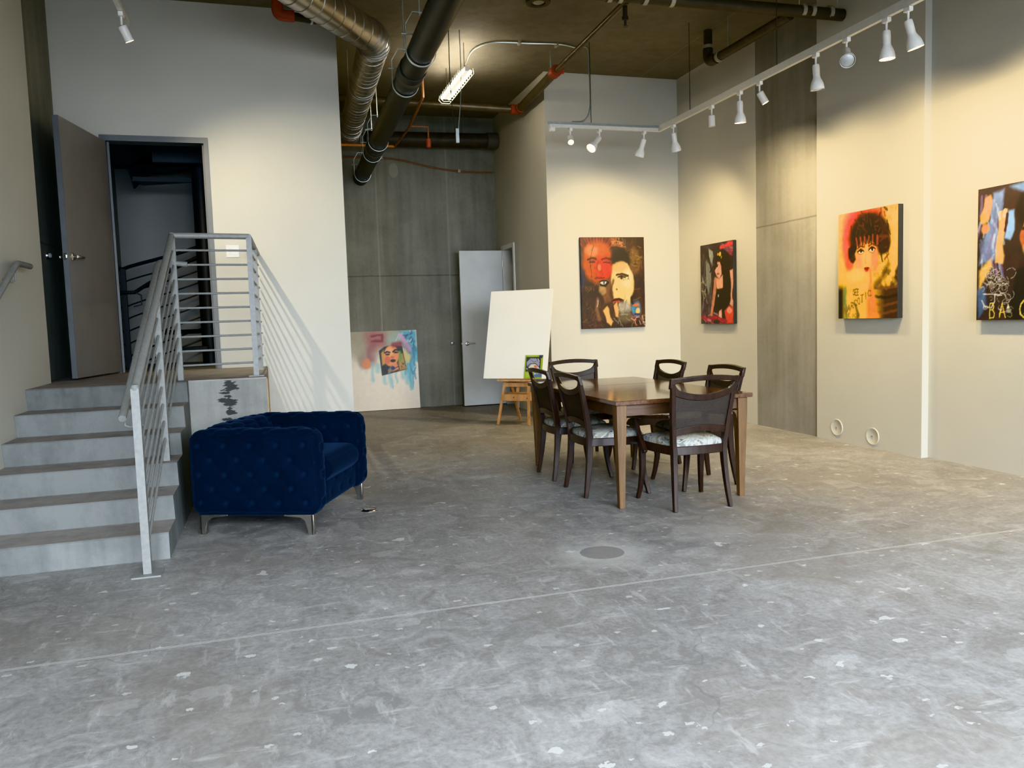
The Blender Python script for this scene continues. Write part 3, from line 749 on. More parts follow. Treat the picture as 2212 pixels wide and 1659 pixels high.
# wire loop hanging below it
hw = svc('hanging_wire', (2.05,8.9,3.7), 'loose pale wire hanging in a V below the fluorescent light', 'wire')
b = MB(); b.tube(bez([(2.0,8.6,4.46),(2.0,8.6,3.9),(2.03,8.62,3.45),(2.06,8.62,3.30)],5), .005, 6); loc(b.build('wire_strand', M['iron'], hw), hw)
b = MB(); b.tube(bez([(2.12,8.6,4.46),(2.12,8.6,3.9),(2.08,8.62,3.45),(2.06,8.62,3.30)],5), .005, 6); loc(b.build('wire_strand', M['zinc'], hw), hw)
b = MB(); b.box((2.042,8.60,3.27), (2.078,8.64,3.42)); loc(b.build('clip', M['zinc'], hw, smooth=0), hw)

# upper right iron drain lines
ir = svc('iron_drain_pipe', (4.5,6.68,4.17), 'dark iron drain pipe with pale bands crossing the upper right ceiling', 'pipe')
def ip(b, name, m=M['iron']): return loc(b.build(name, m, ir), ir)
b = MB(); b.tube([(2.2,6.70,4.17),(5.46,6.62,4.15)], .055, 22); ip(b, 'pipe_run')
for x in (3.02,3.12,3.36,3.62,4.98,5.08,5.28):
    b = MB(); b.tube([(x-.02,6.70-.0245*(x-2.2),4.163),(x+.02,6.70-.0245*(x-2.2),4.163)], .064, 22); ip(b, 'band', M['iron_band'])
for x in (4.95,5.38):
    b = MB(); b.tube([(x,6.63,4.2),(x,6.63,H)], .005, 6); ip(b, 'hanger_rod', M['zinc'])
b = MB(); b.tube([(4.90,6.70,4.14),(4.885,8.02,4.14)], .048, 20); ip(b, 'branch_pipe')
b = MB(); b.tube(bez([(4.885,7.98,4.14),(4.885,8.10,4.15),(4.885,8.16,4.21),(4.885,8.16,4.33)],5), .056, 20); ip(b, 'branch_elbow')
b = MB(); b.tube([(4.885,8.16,4.3),(4.885,8.16,H)], .048, 20); ip(b, 'riser')
for p, q in (((4.885,7.90,4.14),(4.885,7.94,4.14)), ((4.885,8.16,4.30),(4.885,8.16,4.335))):
    b = MB(); b.tube([p,q], .060, 20); ip(b, 'band', M['iron_band'])
b = MB(); b.tube([(4.885,7.75,4.15),(4.885,7.75,H)], .005, 6); ip(b, 'hanger_rod', M['zinc'])
# stub with flange
cs = svc('ceiling_pipe_stub', (2.72,7.72,H), 'round dark pipe stub with collar under the middle of the ceiling', 'pipe')
b = MB(); b.lathe([(.125,0),(.125,-.035),(.118,-.045),(.07,-.046),(.065,-.02)], 32); b.build('collar', M['iron'], cs)
b = MB(); b.lathe([(.066,-.03),(.05,-.042),(.036,-.03),(.034,-.012),(.002,-.01)], 24); b.build('opening', M['iron_band'], cs)
# red elbow, upper left
re_ = svc('fire_pipe_elbow', (.22,7.78,4.2), 'black fire pipe with red elbow above the stair wall', 'pipe')
b = MB(); b.tube([(.22,7.78,H),(.22,7.78,4.26)], .04, 16); loc(b.build('riser', M['iron'], re_), re_)
b = MB(); b.tube(bez([(.22,7.78,4.29),(.22,7.78,4.21),(.25,7.785,4.18),(.36,7.80,4.18)],5), .052, 16); loc(b.build('elbow', M['red'], re_), re_)
b = MB(); b.tube([(.33,7.80,4.18),(.74,7.885,4.18)], .038, 16); loc(b.build('pipe_run', M['iron'], re_), re_)
b = MB(); b.tube([(.52,7.84,4.19),(.52,7.84,H)], .004, 6); b.tube([(.51,7.838,4.18),(.53,7.842,4.18)], .046, 16); loc(b.build('hanger_rod', M['zinc'], re_), re_)

# ------------------------------------------------------------------ dining table
TBX0, TBX1, TBY0, TBY1, TBZ = 2.215, 3.285, 4.935, 6.88, .757
tcx, tcy = (TBX0+TBX1)/2, (TBY0+TBY1)/2
tb = empty('dining_table', (tcx,tcy,0), 0, 'rectangular dark walnut dining table with glossy top and tapered legs', 'table')
hw2, hl = (TBX1-TBX0)/2, (TBY1-TBY0)/2
b = MB(); b.box((-hw2,-hl,TBZ-.03), (hw2,.26,TBZ)); b.box((-hw2,.262,TBZ-.03), (hw2,hl,TBZ)); b.build('tabletop', M['walnut'], tb, smooth=0, bevel=.004)
ax, ay = hw2-.055, hl-.07
b = MB(); b.box((-ax,-ay-.012,TBZ-.112), (ax,-ay+.012,TBZ-.03)); b.build('apron', M['apron'], tb, smooth=0)
b = MB(); b.box((-ax,ay-.012,TBZ-.112), (ax,ay+.012,TBZ-.03)); b.build('apron', M['apron'], tb, smooth=0)
for sx in (-1,1):
    b = MB(); b.box((sx*ax-.012,-ay,TBZ-.112), (sx*ax+.012,ay,TBZ-.03)); b.build('apron', M['apron'], tb, smooth=0)
for sx in (-1,1):
    for sy in (-1,1):
        b = MB(); cx, cy = sx*(ax-.004), sy*(ay-.004)
        secs = [(0,.021),(.25,.026),(.50,.033),(.60,.036),(.727,.038)]
        pts = [(cx+sx*.012*(1-z/.72)*0, cy, z) for z, w in secs]
        b.tube(pts, 0, flat=[(2*w,2*w) for z, w in secs], up=(0,1,0))
        # curved corner brackets under the apron
        br = [(0,.632),(0,.56),(.010,.60),(.022,.62),(.045,.632)]
        b.prism([(cx-sx*(.034+p[0]), p[1]) for p in br], 1, cy-.018, cy+.018)
        b.prism([(cy-sy*(.034+p[0]), p[1]) for p in br], 0, cx-.018, cx+.018)
        b.build('leg', M['legwood'], tb, smooth=0, bevel=.003)

# ------------------------------------------------------------------ dining chairs
def back_y(z):
    if z < .42: return -.190-.05*(1-z/.42)**1.5
    return -.190-.10*((z-.42)/.5)**1.35
def stile_x(z):
    if z < .42: return .188+.022*(1-z/.42)**1.6
    t = (z-.42)/.49
    return .188+.046*t**.9+.014*max(0,(t-.82)/.18)**2
def strip(zt, zb, th, n=18, xr=.205):
    b = MB(); vs = []; fs = []
    for i in range(n+1):
        x = lerp(-xr, xr, i/n); u = x/xr
        t, c = zt(u), zb(u)
        cur = .018*(1-u*u)
        for z in (c, t):
            y = back_y(z)-cur
            vs += [(x, y-th/2, z), (x, y+th/2, z)]
    for i in range(n):
        a = i*4; k = a+4
        fs += [(a,k,k+2,a+2),(a+1,a+3,k+3,k+1),(a+2,k+2,k+3,a+3),(a,a+1,k+1,k)]
    fs += [(0,2,3,1),(n*4,n*4+1,n*4+3,n*4+2)]
    b.add(vs, fs); return b
def make_chair(arms, label):
    r = empty('dining_chair', (0,0,0), 0, label, 'chair', 'dark wooden dining chairs around the table')
    for s in (-1,1):
        zs = [0,.1,.2,.3,.40,.46,.55,.65,.75,.83,.89]
        pts = [(s*stile_x(z), back_y(z), z) for z in zs]
        b = MB(); b.tube(pts, 0, flat=[(lerp(.026,.036,min(1,z/.42)) if z < .46 else .032, lerp(.030,.052,min(1,z/.42)) if z < .46 else lerp(.046,.028,(z-.46)/.44)) for z in zs], up=(0,1,0))
        b.build('rear_leg', M['chairwood'], r, smooth=50, bevel=.004)
        fz = [0,.08,.18,.28,.39]; fx = [.258,.246,.238,.236,.236]; fy = [.250,.232,.216,.208,.206]
        b = MB(); b.tube([(s*x, y, z) for x, y, z in zip(fx,fy,fz)], 0, flat=[(w,w) for w in (.027,.030,.035,.040,.042)], up=(0,1,0)); b.build('front_leg', M['chairwood'], r, smooth=50, bevel=.004)
    def outline(g=0):
        pts = []
        for i in range(13):     # front edge bowed forward
            u = -1+2*i/12; pts.append((u*(.262-g), .232-g+.025*(1-u*u)))
        for i in range(7):      # right side to the rear
            t = (i+1)/8; pts.append((lerp(.262-g,.200-g,t)+.014*math.sin(t*PI), lerp(.232-g,-.205+g,t)))
        for i in range(9):      # curved rear
            u = 1-2*i/8; pts.append((u*(.200-g), -.205+g-.022*(1-u*u)))
        for i in range(7):
            t = 1-(i+1)/8; pts.append((-(lerp(.262-g,.200-g,t)+.014*math.sin(t*PI)), lerp(.232-g,-.205+g,t)))
        return pts
    b = MB(); b.prism(outline(), 2, .380, .440); b.build('seat_frame', M['chairwood'], r, smooth=50, bevel=.004)
    o = outline(.014); n = len(o); b = MB(); vs = []; fs = []
    rings = [(1.0,.430),(1.0,.452),(.96,.470),(.86,.484),(.66,.494),(.40,.499),(.15,.501)]
    for k, z in rings: vs += [(x*k, (y-.01)*k+.01, z) for x, y in o]
    for i in range(len(rings)-1):
        for j in range(n):
            a = i*n+j; c = i*n+(j+1) % n; fs.append((a,c,c+n,a+n))
    fs.append(tuple((len(rings)-1)*n+j for j in range(n)))
    b.add(vs, fs); b.build('seat_cushion', M['seatfab'], r, smooth=60)
    fil = lambda u: max(0, (abs(u)-.80)/.20)**2
    crest_t = lambda u: .926-.020*u*u+.006*max(0,(abs(u)-.85)/.15)
    strip(crest_t, lambda u: .890-.018*u*u-.034*fil(u), .028, 32, .256).build('crest_rail', M['chairwood'], r, smooth=50, bevel=.005)
    mid_t = lambda u: .795+.052*u*u+.035*fil(u)
    strip(mid_t, lambda u: .752+.045*u*u, .022, 24, .226).build('middle_rail', M['chairwood'], r, smooth=50, bevel=.003)
    strip(lambda u: .76+.045*u*u, lambda u: .545+.02*(1-u*u), .006, 18, .216).build('cane_panel', M['cane'], r, smooth=60)
    strip(lambda u: .555+.030*(1-u*u), lambda u: .505+.034*(1-u*u), .022, 18, .214).build('lower_rail', M['chairwood'], r, smooth=50, bevel=.003)
    if arms:
        for s in (-1,1):
            p = bez([(s*.222,back_y(.64),.650),(s*.262,-.10,.640),(s*.283,.08,.622),(s*.280,.235,.610)], 6)
            b = MB(); b.tube(p, 0, flat=[(.040,.024)]*len(p), up=(0,0,1))
            p2 = bez([(s*.280,.222,.612),(s*.278,.190,.52),(s*.272,.140,.44),(s*.268,.090,.365)], 6)
            b.tube(p2, 0, flat=[(.030,.034)]*len(p2), up=(0,1,0)); b.build('arm', M['chairwood'], r, smooth=50, bevel=.003)
    return r
GR = None
chA = make_chair(True, 'dark wooden armchair at the near end of the table, its back to the camera')
chA.location = (2.765, 4.985, 0); chA.rotation_euler.z = math.radians(-1)
dup(chA, (2.838,7.02,0), PI+math.radians(1), 'dark wooden armchair at the far end of the table facing the camera')
chB = make_chair(False, 'dark cane-back side chair on the left of the table, nearer the camera')
chB.location = (2.405, 5.605, 0); chB.rotation_euler.z = -PI/2
dup(chB, (2.405,6.28,0), -PI/2-math.radians(1), 'dark cane-back side chair on the left of the table, nearer the easel')
dup(chB, (3.165,5.545,0), PI/2, 'dark cane-back side chair on the right of the table, nearer the camera')
dup(chB, (3.19,6.50,0), PI/2+math.radians(2), 'dark cane-back side chair on the right of the table, farther from the camera')

# ------------------------------------------------------------------ blue tufted armchair
sf = empty('tufted_armchair', (.05,5.79,0), math.atan2(-.912,-.41), 'navy blue velvet button-tufted armchair on chrome legs beside the steps', 'armchair')
def tuft(u, v, su, sv, depth):
    # diamond tufting: dimples at lattice points, creases along the diagonals
    a = (u/su+v/sv)/1.0; c = (u/su-v/sv)/1.0
    fa = a-math.floor(a+.5); fc = c-math.floor(c+.5)
    ca = math.exp(-(fa/.10)**2); cc = math.exp(-(fc/.10)**2)
    dim = math.exp(-((fa*fa+fc*fc)/.022))
    return depth*(-.16*max(ca,cc)-1.0*dim)
def tufted_box(lo, hi, rad, faces, name, su=.178, sv=.186, depth=.030, step=.0125, puff=.020):
    lo = Vector(lo); hi = Vector(hi); c = (lo+hi)/2; h = (hi-lo)/2
    b = MB(); 
    for ax in range(3):
        for sg in (-1,1):
            i, j = [(1,2),(2,0),(0,1)][ax]
            nu = max(2, int(2*h[i]/step)); nv = max(2, int(2*h[j]/step))
            def fn(s, t):
                p = [0,0,0]; p[ax] = sg*h[ax]; p[i] = lerp(-h[i],h[i],s); p[j] = lerp(-h[j],h[j],t)
                p = Vector(p)
                core = Vector([max(-(h[k]-rad), min(h[k]-rad, p[k])) for k in range(3)])
                d = p-core
                nrm = d.normalized() if d.length > 1e-9 else Vector((0,0,0))
                q = core+nrm*rad
                w = abs(nrm[ax])**2
                # edge fade keeps neighbouring faces sealed
                eu = min(1, (h[i]-abs(p[i]))/.035); ev = min(1, (h[j]-abs(p[j]))/.035)
                edge = max(0, min(eu, ev))
                disp = puff*math.sin(max(0,min(1,(h[i]-abs(p[i]))/.12))*PI/2)*math.sin(max(0,min(1,(h[j]-abs(p[j]))/.12))*PI/2)
                if (ax,sg) in faces:
                    disp += edge*tuft(p[i]+(.02 if ax else 0), p[j], su, sv, depth)
                return c+q+nrm*disp
            b.grid(fn, nu, nv)
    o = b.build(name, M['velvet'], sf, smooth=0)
    me = o.data
    import bmesh
    bm = bmesh.new(); bm.from_mesh(me); bmesh.ops.remove_doubles(bm, verts=bm.verts, dist=.0008); bmesh.ops.recalc_face_normals(bm, faces=bm.faces); bm.to_mesh(me); bm.free()
    me.shade_smooth(); return o
AW = .20; ZB, ZT = .132, .672
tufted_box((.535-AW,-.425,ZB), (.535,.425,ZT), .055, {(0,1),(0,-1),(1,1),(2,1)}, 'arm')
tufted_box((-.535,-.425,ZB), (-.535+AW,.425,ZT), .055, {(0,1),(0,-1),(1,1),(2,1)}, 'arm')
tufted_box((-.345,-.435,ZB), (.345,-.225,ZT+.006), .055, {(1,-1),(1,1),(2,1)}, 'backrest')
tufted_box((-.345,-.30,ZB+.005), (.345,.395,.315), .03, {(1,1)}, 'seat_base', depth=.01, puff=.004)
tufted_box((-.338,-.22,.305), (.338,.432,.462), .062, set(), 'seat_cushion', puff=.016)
for sx in (-1,1):
    for sy in (-1,1):
        b = MB(); X0, Y0 = sx*.465, sy*.36
        pr = [(0,ZB),(.20,ZB),(.195,.122),(.085,.112),(.058,.090),(.045,.040),(.040,0),(.008,0),(0,.05)]
        b.prism([(Y0+sy*.03-sy*p[0], p[1]) for p in pr], 0, X0-.016+sx*.028, X0+.016+sx*.028)
        pr2 = [(0,ZB),(.11,ZB),(.105,.122),(.055,.112),(.040,.08),(.034,0),(0,0)]
        b.prism([(X0+sx*.044-sx*p[0], p[1]) for p in pr2], 1, Y0-.008+sy*.02, Y0+.008+sy*.02)
        b.build('leg', M['chrome'], sf, smooth=30, bevel=.002)

# ------------------------------------------------------------------ easel, blank canvas, leaflet
EA = math.radians(42); EL = math.radians(15.5)
eu = Vector((math.cos(EA), -math.sin(EA), 0)); eb = Vector((math.sin(EA), math.cos(EA), 0))
ec0 = Vector((2.905,9.60,0))
es = empty('wooden_easel', ec0, -EA, 'small light pine easel holding the blank white canvas', 'easel')
# local frame: x along canvas width (right), y away from viewer, z up
def bar(name, p, q, w, h, up_=(0,1,0)):
    b = MB(); b.tube([p,q], 0, flat=(w,h), up=up_); return b.build(name, M['pine'], es, smooth=0, bevel=.002)
bar('front_leg', (-.215,-.04,.0), (-.165,.10,.555), .032, .022)
bar('front_leg', (.215,-.04,.0), (.165,.10,.555), .032, .022)
bar('rear_leg', (-.13,.46,0), (-.10,.14,.53), .030, .020)
bar('rear_leg', (.13,.46,0), (.10,.14,.53), .030, .020)
bar('cross_bar', (-.165,.085,.50), (.165,.085,.50), .022, .050, (0,0,1))
bar('canvas_ledge', (-.225,.035,.562), (.225,.035,.562), .10, .022, (0,0,1))
b = MB(); b.box((-.195,.03,.295), (.195,.30,.385)); b.build('drawer_box', M['pine'], es, smooth=0, bevel=.003)
b = MB(); b.box((-.185,.018,.300), (.155,.030,.380)); dr = b.build('drawer_front', M['pine'], es, smooth=0, bevel=.003)
b = MB(); b.lathe([(.008,0),(.008,.008),(.004,.012)], 12, 0, align((-.01,.018,.345),(0,-1,0))); b.build('knob', M['copper'], dr)
b = MB(); b.lathe([(.006,0),(.006,.008)], 10, 0, align((.19,-.008,.34),(0,-1,0))); b.build('bolt', M['iron'], es)
bar('mast', (0,.115,.40), (0,.46,1.58), .04, .02)
# canvas leaning back on the ledge
CW, CH, CT = .875, 1.165, .035
cb = ec0+eb*.02+Vector((0,0,.584))
CM = Matrix.Translation(cb) @ Matrix.Rotation(-EA,4,'Z') @ Matrix.Rotation(-EL,4,'X')
cv = empty('blank_canvas', cb, 0, 'large blank white stretched canvas leaning on the pine easel', 'canvas')
cv.matrix_world = CM
b = MB(); b.box((-CW/2,0,0), (CW/2,CT,CH)); b.build('stretched_face', M['canvas_white'], cv, smooth=0, bevel=.003)
b = MB(); b.box((-CW/2+.05,CT,.05), (CW/2-.05,CT+.012,.09)); b.box((-CW/2+.05,CT,CH-.09), (CW/2-.05,CT+.012,CH-.05)); b.build('stretcher_bar', M['pine'], cv, smooth=0)

# ------------------------------------------------------------------ painter
F = {'A':[[(0,0),(2,6),(4,0)],[(.8,2.2),(3.2,2.2)]],'B':[[(0,0),(0,6),(2.6,6),(3.4,4.6),(2.4,3.2),(0,3.2)],[(2.4,3.2),(3.8,1.6),(2.8,0),(0,0)]],'C':[[(4,5),(2.6,6),(1,5.6),(0,3),(1,.4),(2.6,0),(4,1)]],'D':[[(0,0),(0,6),(2.4,6),(4,3.6),(4,2.4),(2.4,0),(0,0)]],'E':[[(4,6),(0,6),(0,0),(4,0)],[(0,3),(3,3)]],'F':[[(0,0),(0,6),(4,6)],[(0,3),(3,3)]],'G':[[(4,5),(2.6,6),(1,5.6),(0,3),(1,.4),(2.6,0),(4,1),(4,2.8),(2.4,2.8)]],'H':[[(0,0),(0,6)],[(4,0),(4,6)],[(0,3),(4,3)]],'I':[[(2,0),(2,6)]],'J':[[(3,6),(3,1),(2,0),(.6,.6)]],'K':[[(0,0),(0,6)],[(4,6),(0,2.6)],[(1,3.4),(4,0)]],'L':[[(0,6),(0,0),(4,0)]],'M':[[(0,0),(0,6),(2,2.6),(4,6),(4,0)]],'N':[[(0,0),(0,6),(4,0),(4,6)]],'O':[[(2,6),(.4,4.8),(0,3),(.4,1.2),(2,0),(3.6,1.2),(4,3),(3.6,4.8),(2,6)]],'P':[[(0,0),(0,6),(3,6),(4,4.6),(3,3),(0,3)]],'Q':[[(2,6),(.4,4.8),(0,3),(.4,1.2),(2,0),(3.6,1.2),(4,3),(3.6,4.8),(2,6)],[(2.4,1.6),(4.2,-.6)]],'R':[[(0,0),(0,6),(3,6),(4,4.6),(3,3.2),(0,3)],[(1.6,3),(4,0)]],'S':[[(4,5),(2.6,6),(.6,5.4),(.4,4),(3.4,2.4),(3.6,.8),(2,0),(0,.8)]],'T':[[(0,6),(4,6)],[(2,6),(2,0)]],'U':[[(0,6),(0,1.4),(2,0),(4,1.4),(4,6)]],'V':[[(0,6),(2,0),(4,6)]],'W':[[(0,6),(1,0),(2,4),(3,0),(4,6)]],'Y':[[(0,6),(2,3),(4,6)],[(2,3),(2,0)]],'!':[[(2,6),(2,2)],[(2,.6),(2,0)]],' ':[]}
class Img:
    def __init__(s, w, h, aspect, bg, seed=1):
        s.w, s.h = w, h; s.rng = np.random.RandomState(seed); s.asp = aspect
        u = np.linspace(0,1,w); v = np.linspace(0,1,h); s.U, s.V = np.meshgrid(u, v)
        s.a = np.zeros((h,w,3)); s.a[:] = np.array(bg)/255.
        s.WU = s.U.copy(); s.WV = s.V.copy()
    def noise(s, fx, fy=None):
        fy = fy or fx; g = s.rng.rand(int(fy)+3, int(fx)+3)
        x = s.U*fx; y = s.V*fy; i = np.floor(x).astype(int); j = np.floor(y).astype(int)
        a = x-i; b = y-j; a = a*a*(3-2*a); b = b*b*(3-2*b)
        return (g[j,i]*(1-a)+g[j,i+1]*a)*(1-b)+(g[j+1,i]*(1-a)+g[j+1,i+1]*a)*b
    def fbm(s, f, o=4, fy=None):
        r = 0; t = 0
        for k in range(o): r = r+s.noise(f*2**k, (fy or f)*2**k)*.6**k; t += .6**k
        return r/t
    def warp(s, amt, f):
        s.WU = s.U+(s.fbm(f,3)-.5)*amt; s.WV = s.V+(s.fbm(f,3)-.5)*amt
    def put(s, m, c, al=1.0):
        m = np.clip(m,0,1)[...,None]*al; s.a = s.a*(1-m)+m*np.array(c)/255.
    def ell(s, x, y, rx, ry, c, soft=.08, al=1., rot=0):
        dx = s.WU-x; dy = (s.WV-y)
        ca, sa = math.cos(rot), math.sin(rot)
        X = (dx*ca+dy*s.asp*sa)/rx; Y = (-dx*sa+dy*s.asp*ca)/(ry*s.asp)
        d = np.sqrt(X*X+Y*Y); s.put((1-d)/max(soft,1e-3)+.5, c, al)
    def poly(s, pts, c, al=1., soft=.006):
        ins = np.zeros_like(s.WU, bool); dm = np.full_like(s.WU, 9.)
        n = len(pts)
        for i in range(n):
            x1,y1 = pts[i]; x2,y2 = pts[(i+1)%n]
            if y1 != y2:
                cond = ((y1 > s.WV) != (y2 > s.WV)) & (s.WU < (x2-x1)*(s.WV-y1)/(y2-y1)+x1)
                ins ^= cond
            dm = np.minimum(dm, s.seg(x1,y1,x2,y2))
        sd = np.where(ins, dm, -dm); s.put(sd/soft+.5, c, al)
    def seg(s, x1,y1,x2,y2):
        dx, dy = x2-x1, y2-y1; L = dx*dx+dy*dy+1e-12
        t = np.clip(((s.WU-x1)*dx+(s.WV-y1)*dy)/L,0,1)
        return np.hypot(s.WU-x1-t*dx, s.WV-y1-t*dy)
    def line(s, pts, w, c, al=1., soft=None):
        d = np.full_like(s.WU, 9.)
        for (a,b),(e,f) in zip(pts[:-1],pts[1:]): d = np.minimum(d, s.seg(a,b,e,f))
        s.put((w-d)/(soft or w*.6)+.5, c, al)
    def text(s, t, x, y, hgt, c, w=.006, al=1., rise=0, wid=None):
        wd = (wid or hgt*.62)
        for k, ch in enumerate(t):
            for pl in F.get(ch, []):
                yy = y-rise*k
                s.line([(x+k*wd*1.3+p[0]/4*wd, yy-p[1]/6*hgt) for p in pl], w, c, al)
    def strokes(s, n, box, ln, w, cols, al=.7, ang=(0,6.28)):
        x0,y0,x1,y1 = box
        for i in range(n):
            x = s.rng.uniform(x0,x1); y = s.rng.uniform(y0,y1); a = s.rng.uniform(*ang); l = s.rng.uniform(*ln)
            s.line([(x,y),(x+l*math.cos(a)*.6,y+l*math.sin(a)*.6+.004),(x+l*math.cos(a),y+l*math.sin(a))], s.rng.uniform(*w), cols[s.rng.randint(len(cols))], al)
    def mottle(s, f, amt):
        s.a = np.clip(s.a*(1+(s.fbm(f,4)[...,None]-.5)*amt),0,1)
def art_plane(b_parent, name, img, w, h, M4=None, mat=None):
    # picture surface: local x = right, z = up, facing -y; colours held per vertex
    me = bpy.data.meshes.new(name); W_, H_ = img.w, img.h
    xs = np.linspace(-w/2,w/2,W_); zs = np.linspace(h/2,-h/2,H_)
    X, Z = np.meshgrid(xs, zs); co = np.zeros((H_*W_,3)); co[:,0] = X.ravel(); co[:,2] = Z.ravel()
    idx = np.arange(H_*W_).reshape(H_,W_)
    q = np.stack([idx[1:,:-1],idx[1:,1:],idx[:-1,1:],idx[:-1,:-1]],-1).reshape(-1,4)
    me.from_pydata(co.tolist(), [], q.tolist())
    c = np.clip(img.a,0,1).reshape(-1,3); lin = np.where(c <= .04045, c/12.92, ((c+.055)/1.055)**2.4)
    at_ = me.color_attributes.new('Col','FLOAT_COLOR','POINT'); buf = np.ones((H_*W_,4),np.float32); buf[:,:3] = lin
    at_.data.foreach_set('color', buf.ravel()); me.materials.append(mat or M['art'])
    o = bpy.data.objects.new(name, me); col.objects.link(o); o.parent = b_parent
    if M4 is not None: o.matrix_local = M4
    return o
def painting(name, center, rz, w, h, th, img, label, edge=M['canvas_edge'], tilt=0, cat='painting'):
    r = empty(name, center, rz, label, cat)
    r.rotation_euler = (tilt,0,rz)
    b = MB(); b.box((-w/2,0,-h/2), (w/2,th,h/2)); b.build('canvas_body', edge, r, smooth=0, bevel=.003)
    art_plane(r, 'picture_face', img, w, h, Matrix.Translation((0,-.0015,0)))
    return r

# painting 1: overlapping faces in orange, cream and brown
I = Img(150,195,1.31,(44,30,20),11); I.warp(.035,9)
I.put(I.fbm(5)*1.6-.55, (92,54,26), .7); I.put(I.fbm(7)*2-1.0, (30,22,40), .5)
I.strokes(60,(0,0,1,1),(.05,.16),(.003,.008),[(110,64,30),(70,40,24),(28,20,16),(120,90,50)],.5)
for k in range(26): I.line([(.26+.016*(k-13)*.7,.16),(.20+.022*(k-11)*1.2,.0+.02*math.sin(k*2.1))], .012, (118,40,18) if k%2 else (70,24,14), .8)
I.ell(.26,.27,.235,.23,(150,66,18),.25); I.ell(.36,.33,.15,.13,(166,38,14),.5,.9); I.ell(.18,.15,.10,.06,(206,128,50),.6,.8); I.ell(.34,.14,.08,.05,(150,70,30),.6,.7)
I.line([(.10,.24),(.17,.225),(.24,.24)],.012,(70,26,14)); I.line([(.33,.235),(.40,.22),(.47,.235)],.012,(80,28,16))
I.ell(.175,.268,.05,.018,(110,50,24),.4); I.ell(.40,.262,.05,.018,(120,44,26),.4)
I.line([(.13,.275),(.22,.275)],.005,(50,20,12)); I.line([(.35,.272),(.45,.268)],.005,(50,20,12))
I.line([(.27,.25),(.245,.35),(.30,.37),(.33,.355)],.008,(110,44,20),.8); I.ell(.29,.33,.03,.04,(226,150,70),.7,.6)
I.ell(.29,.45,.075,.018,(140,40,28),.3); I.line([(.22,.45),(.36,.45)],.004,(70,20,14)); I.line([(.20,.08),(.14,.24),(.16,.44)],.004,(40,16,10),.9)
I.ell(.84,.26,.09,.15,(110,76,38),.4,.75); I.strokes(40,(.70,.04,.97,.30),(.05,.14),(.003,.006),[(130,110,52),(60,48,24),(90,60,30)],.6)
I.ell(.85,.30,.03,.012,(60,40,22),.4,.8); I.ell(.86,.34,.03,.008,(60,34,20),.4,.7)
I.ell(.62,.24,.16,.12,(30,22,16),.4,.9)
I.poly([(.50,.30),(.60,.28),(.72,.29),(.80,.42),(.83,.50),(.82,.60),(.77,.68),(.76,.78),(.66,.84),(.55,.78),(.45,.66),(.44,.52)],(232,200,112),1,.03)
I.ell(.60,.33,.12,.06,(206,160,84),.5,.8); I.ell(.72,.46,.08,.1,(246,226,160),.6,.7)
I.poly([(.40,.46),(.46,.46),(.49,.60),(.50,.70),(.36,.72),(.30,.60),(.26,.50)],(96,62,34),1,.03); I.ell(.33,.57,.06,.06,(150,120,76),.5,.8)
I.line([(.30,.52),(.38,.53),(.42,.50)],.014,(30,20,14)); I.ell(.345,.498,.05,.018,(214,200,180),.3); I.ell(.35,.498,.019,.016,(50,60,80),.3); I.line([(.29,.49),(.34,.475),(.41,.487)],.007,(24,16,12))
I.line([(.55,.425),(.63,.405),(.73,.43)],.014,(60,40,22)); I.ell(.635,.448,.05,.022,(190,160,110),.3); I.ell(.635,.446,.022,.020,(50,34,20),.3); I.line([(.57,.45),(.63,.427),(.70,.447)],.008,(40,26,16))
I.text('STA',.65,.485,.045,(70,56,36),.0045,.8)
I.line([(.50,.48),(.46,.62),(.47,.66)],.018,(50,32,20),.8,.03); I.ell(.555,.585,.016,.012,(110,60,30),.3)
I.ell(.56,.70,.10,.028,(60,22,16),.2); I.ell(.54,.715,.06,.02,(150,60,44),.4); I.line([(.47,.70),(.65,.695)],.005,(20,10,8))
I.poly([(.47,.78),(.52,.72),(.58,.73),(.60,.84),(.52,.86)],(40,26,18),1,.02)
I.poly([(.34,.80),(.40,.75),(.43,.80),(.44,.88),(.48,.92),(.45,.97),(.38,.93),(.37,.87)],(222,172,92),1,.02); I.poly([(.50,.75),(.55,.72),(.58,.80),(.56,.88),(.52,.87)],(214,160,84),1,.02)
I.line([(.25,.68),(.24,.78),(.27,.9)],.022,(120,84,62),.8,.03); I.line([(.255,.69),(.25,.76)],.008,(170,150,140),.8)
I.ell(.68,.78,.11,.08,(128,124,120),.5,.9); I.ell(.70,.88,.12,.07,(96,86,60),.5,.8); I.strokes(20,(.55,.72,.80,.98),(.05,.12),(.004,.008),[(150,146,140),(80,72,56),(170,150,90)],.5)
I.ell(.86,.80,.075,.09,(70,96,130),.4,.9); I.ell(.85,.76,.05,.02,(190,96,40),.4,.9); I.ell(.88,.82,.03,.03,(200,170,90),.4,.9); I.ell(.82,.80,.03,.03,(40,120,150),.4,.9); I.line([(.83,.85),(.9,.85)],.008,(40,30,60)); I.line([(.81,.74),(.79,.68),(.84,.66)],.01,(30,24,20))
I.strokes(26,(.76,.86,.98,1.0),(.03,.08),(.004,.008),[(160,60,64),(190,150,140),(110,100,40),(40,30,40)],.7)
I.text('DAILY &',.48,.045,.034,(150,104,56),.004,.75); I.text('RECORD',.49,.085,.036,(176,110,62),.005,.8); I.line([(.48,.10),(.70,.097)],.005,(170,90,50),.7)
I.text('BOWI',.07,.58,.045,(96,64,36),.004,.6); I.strokes(26,(.03,.75,.3,.99),(.04,.1),(.002,.004),[(120,84,48),(90,60,34)],.5)
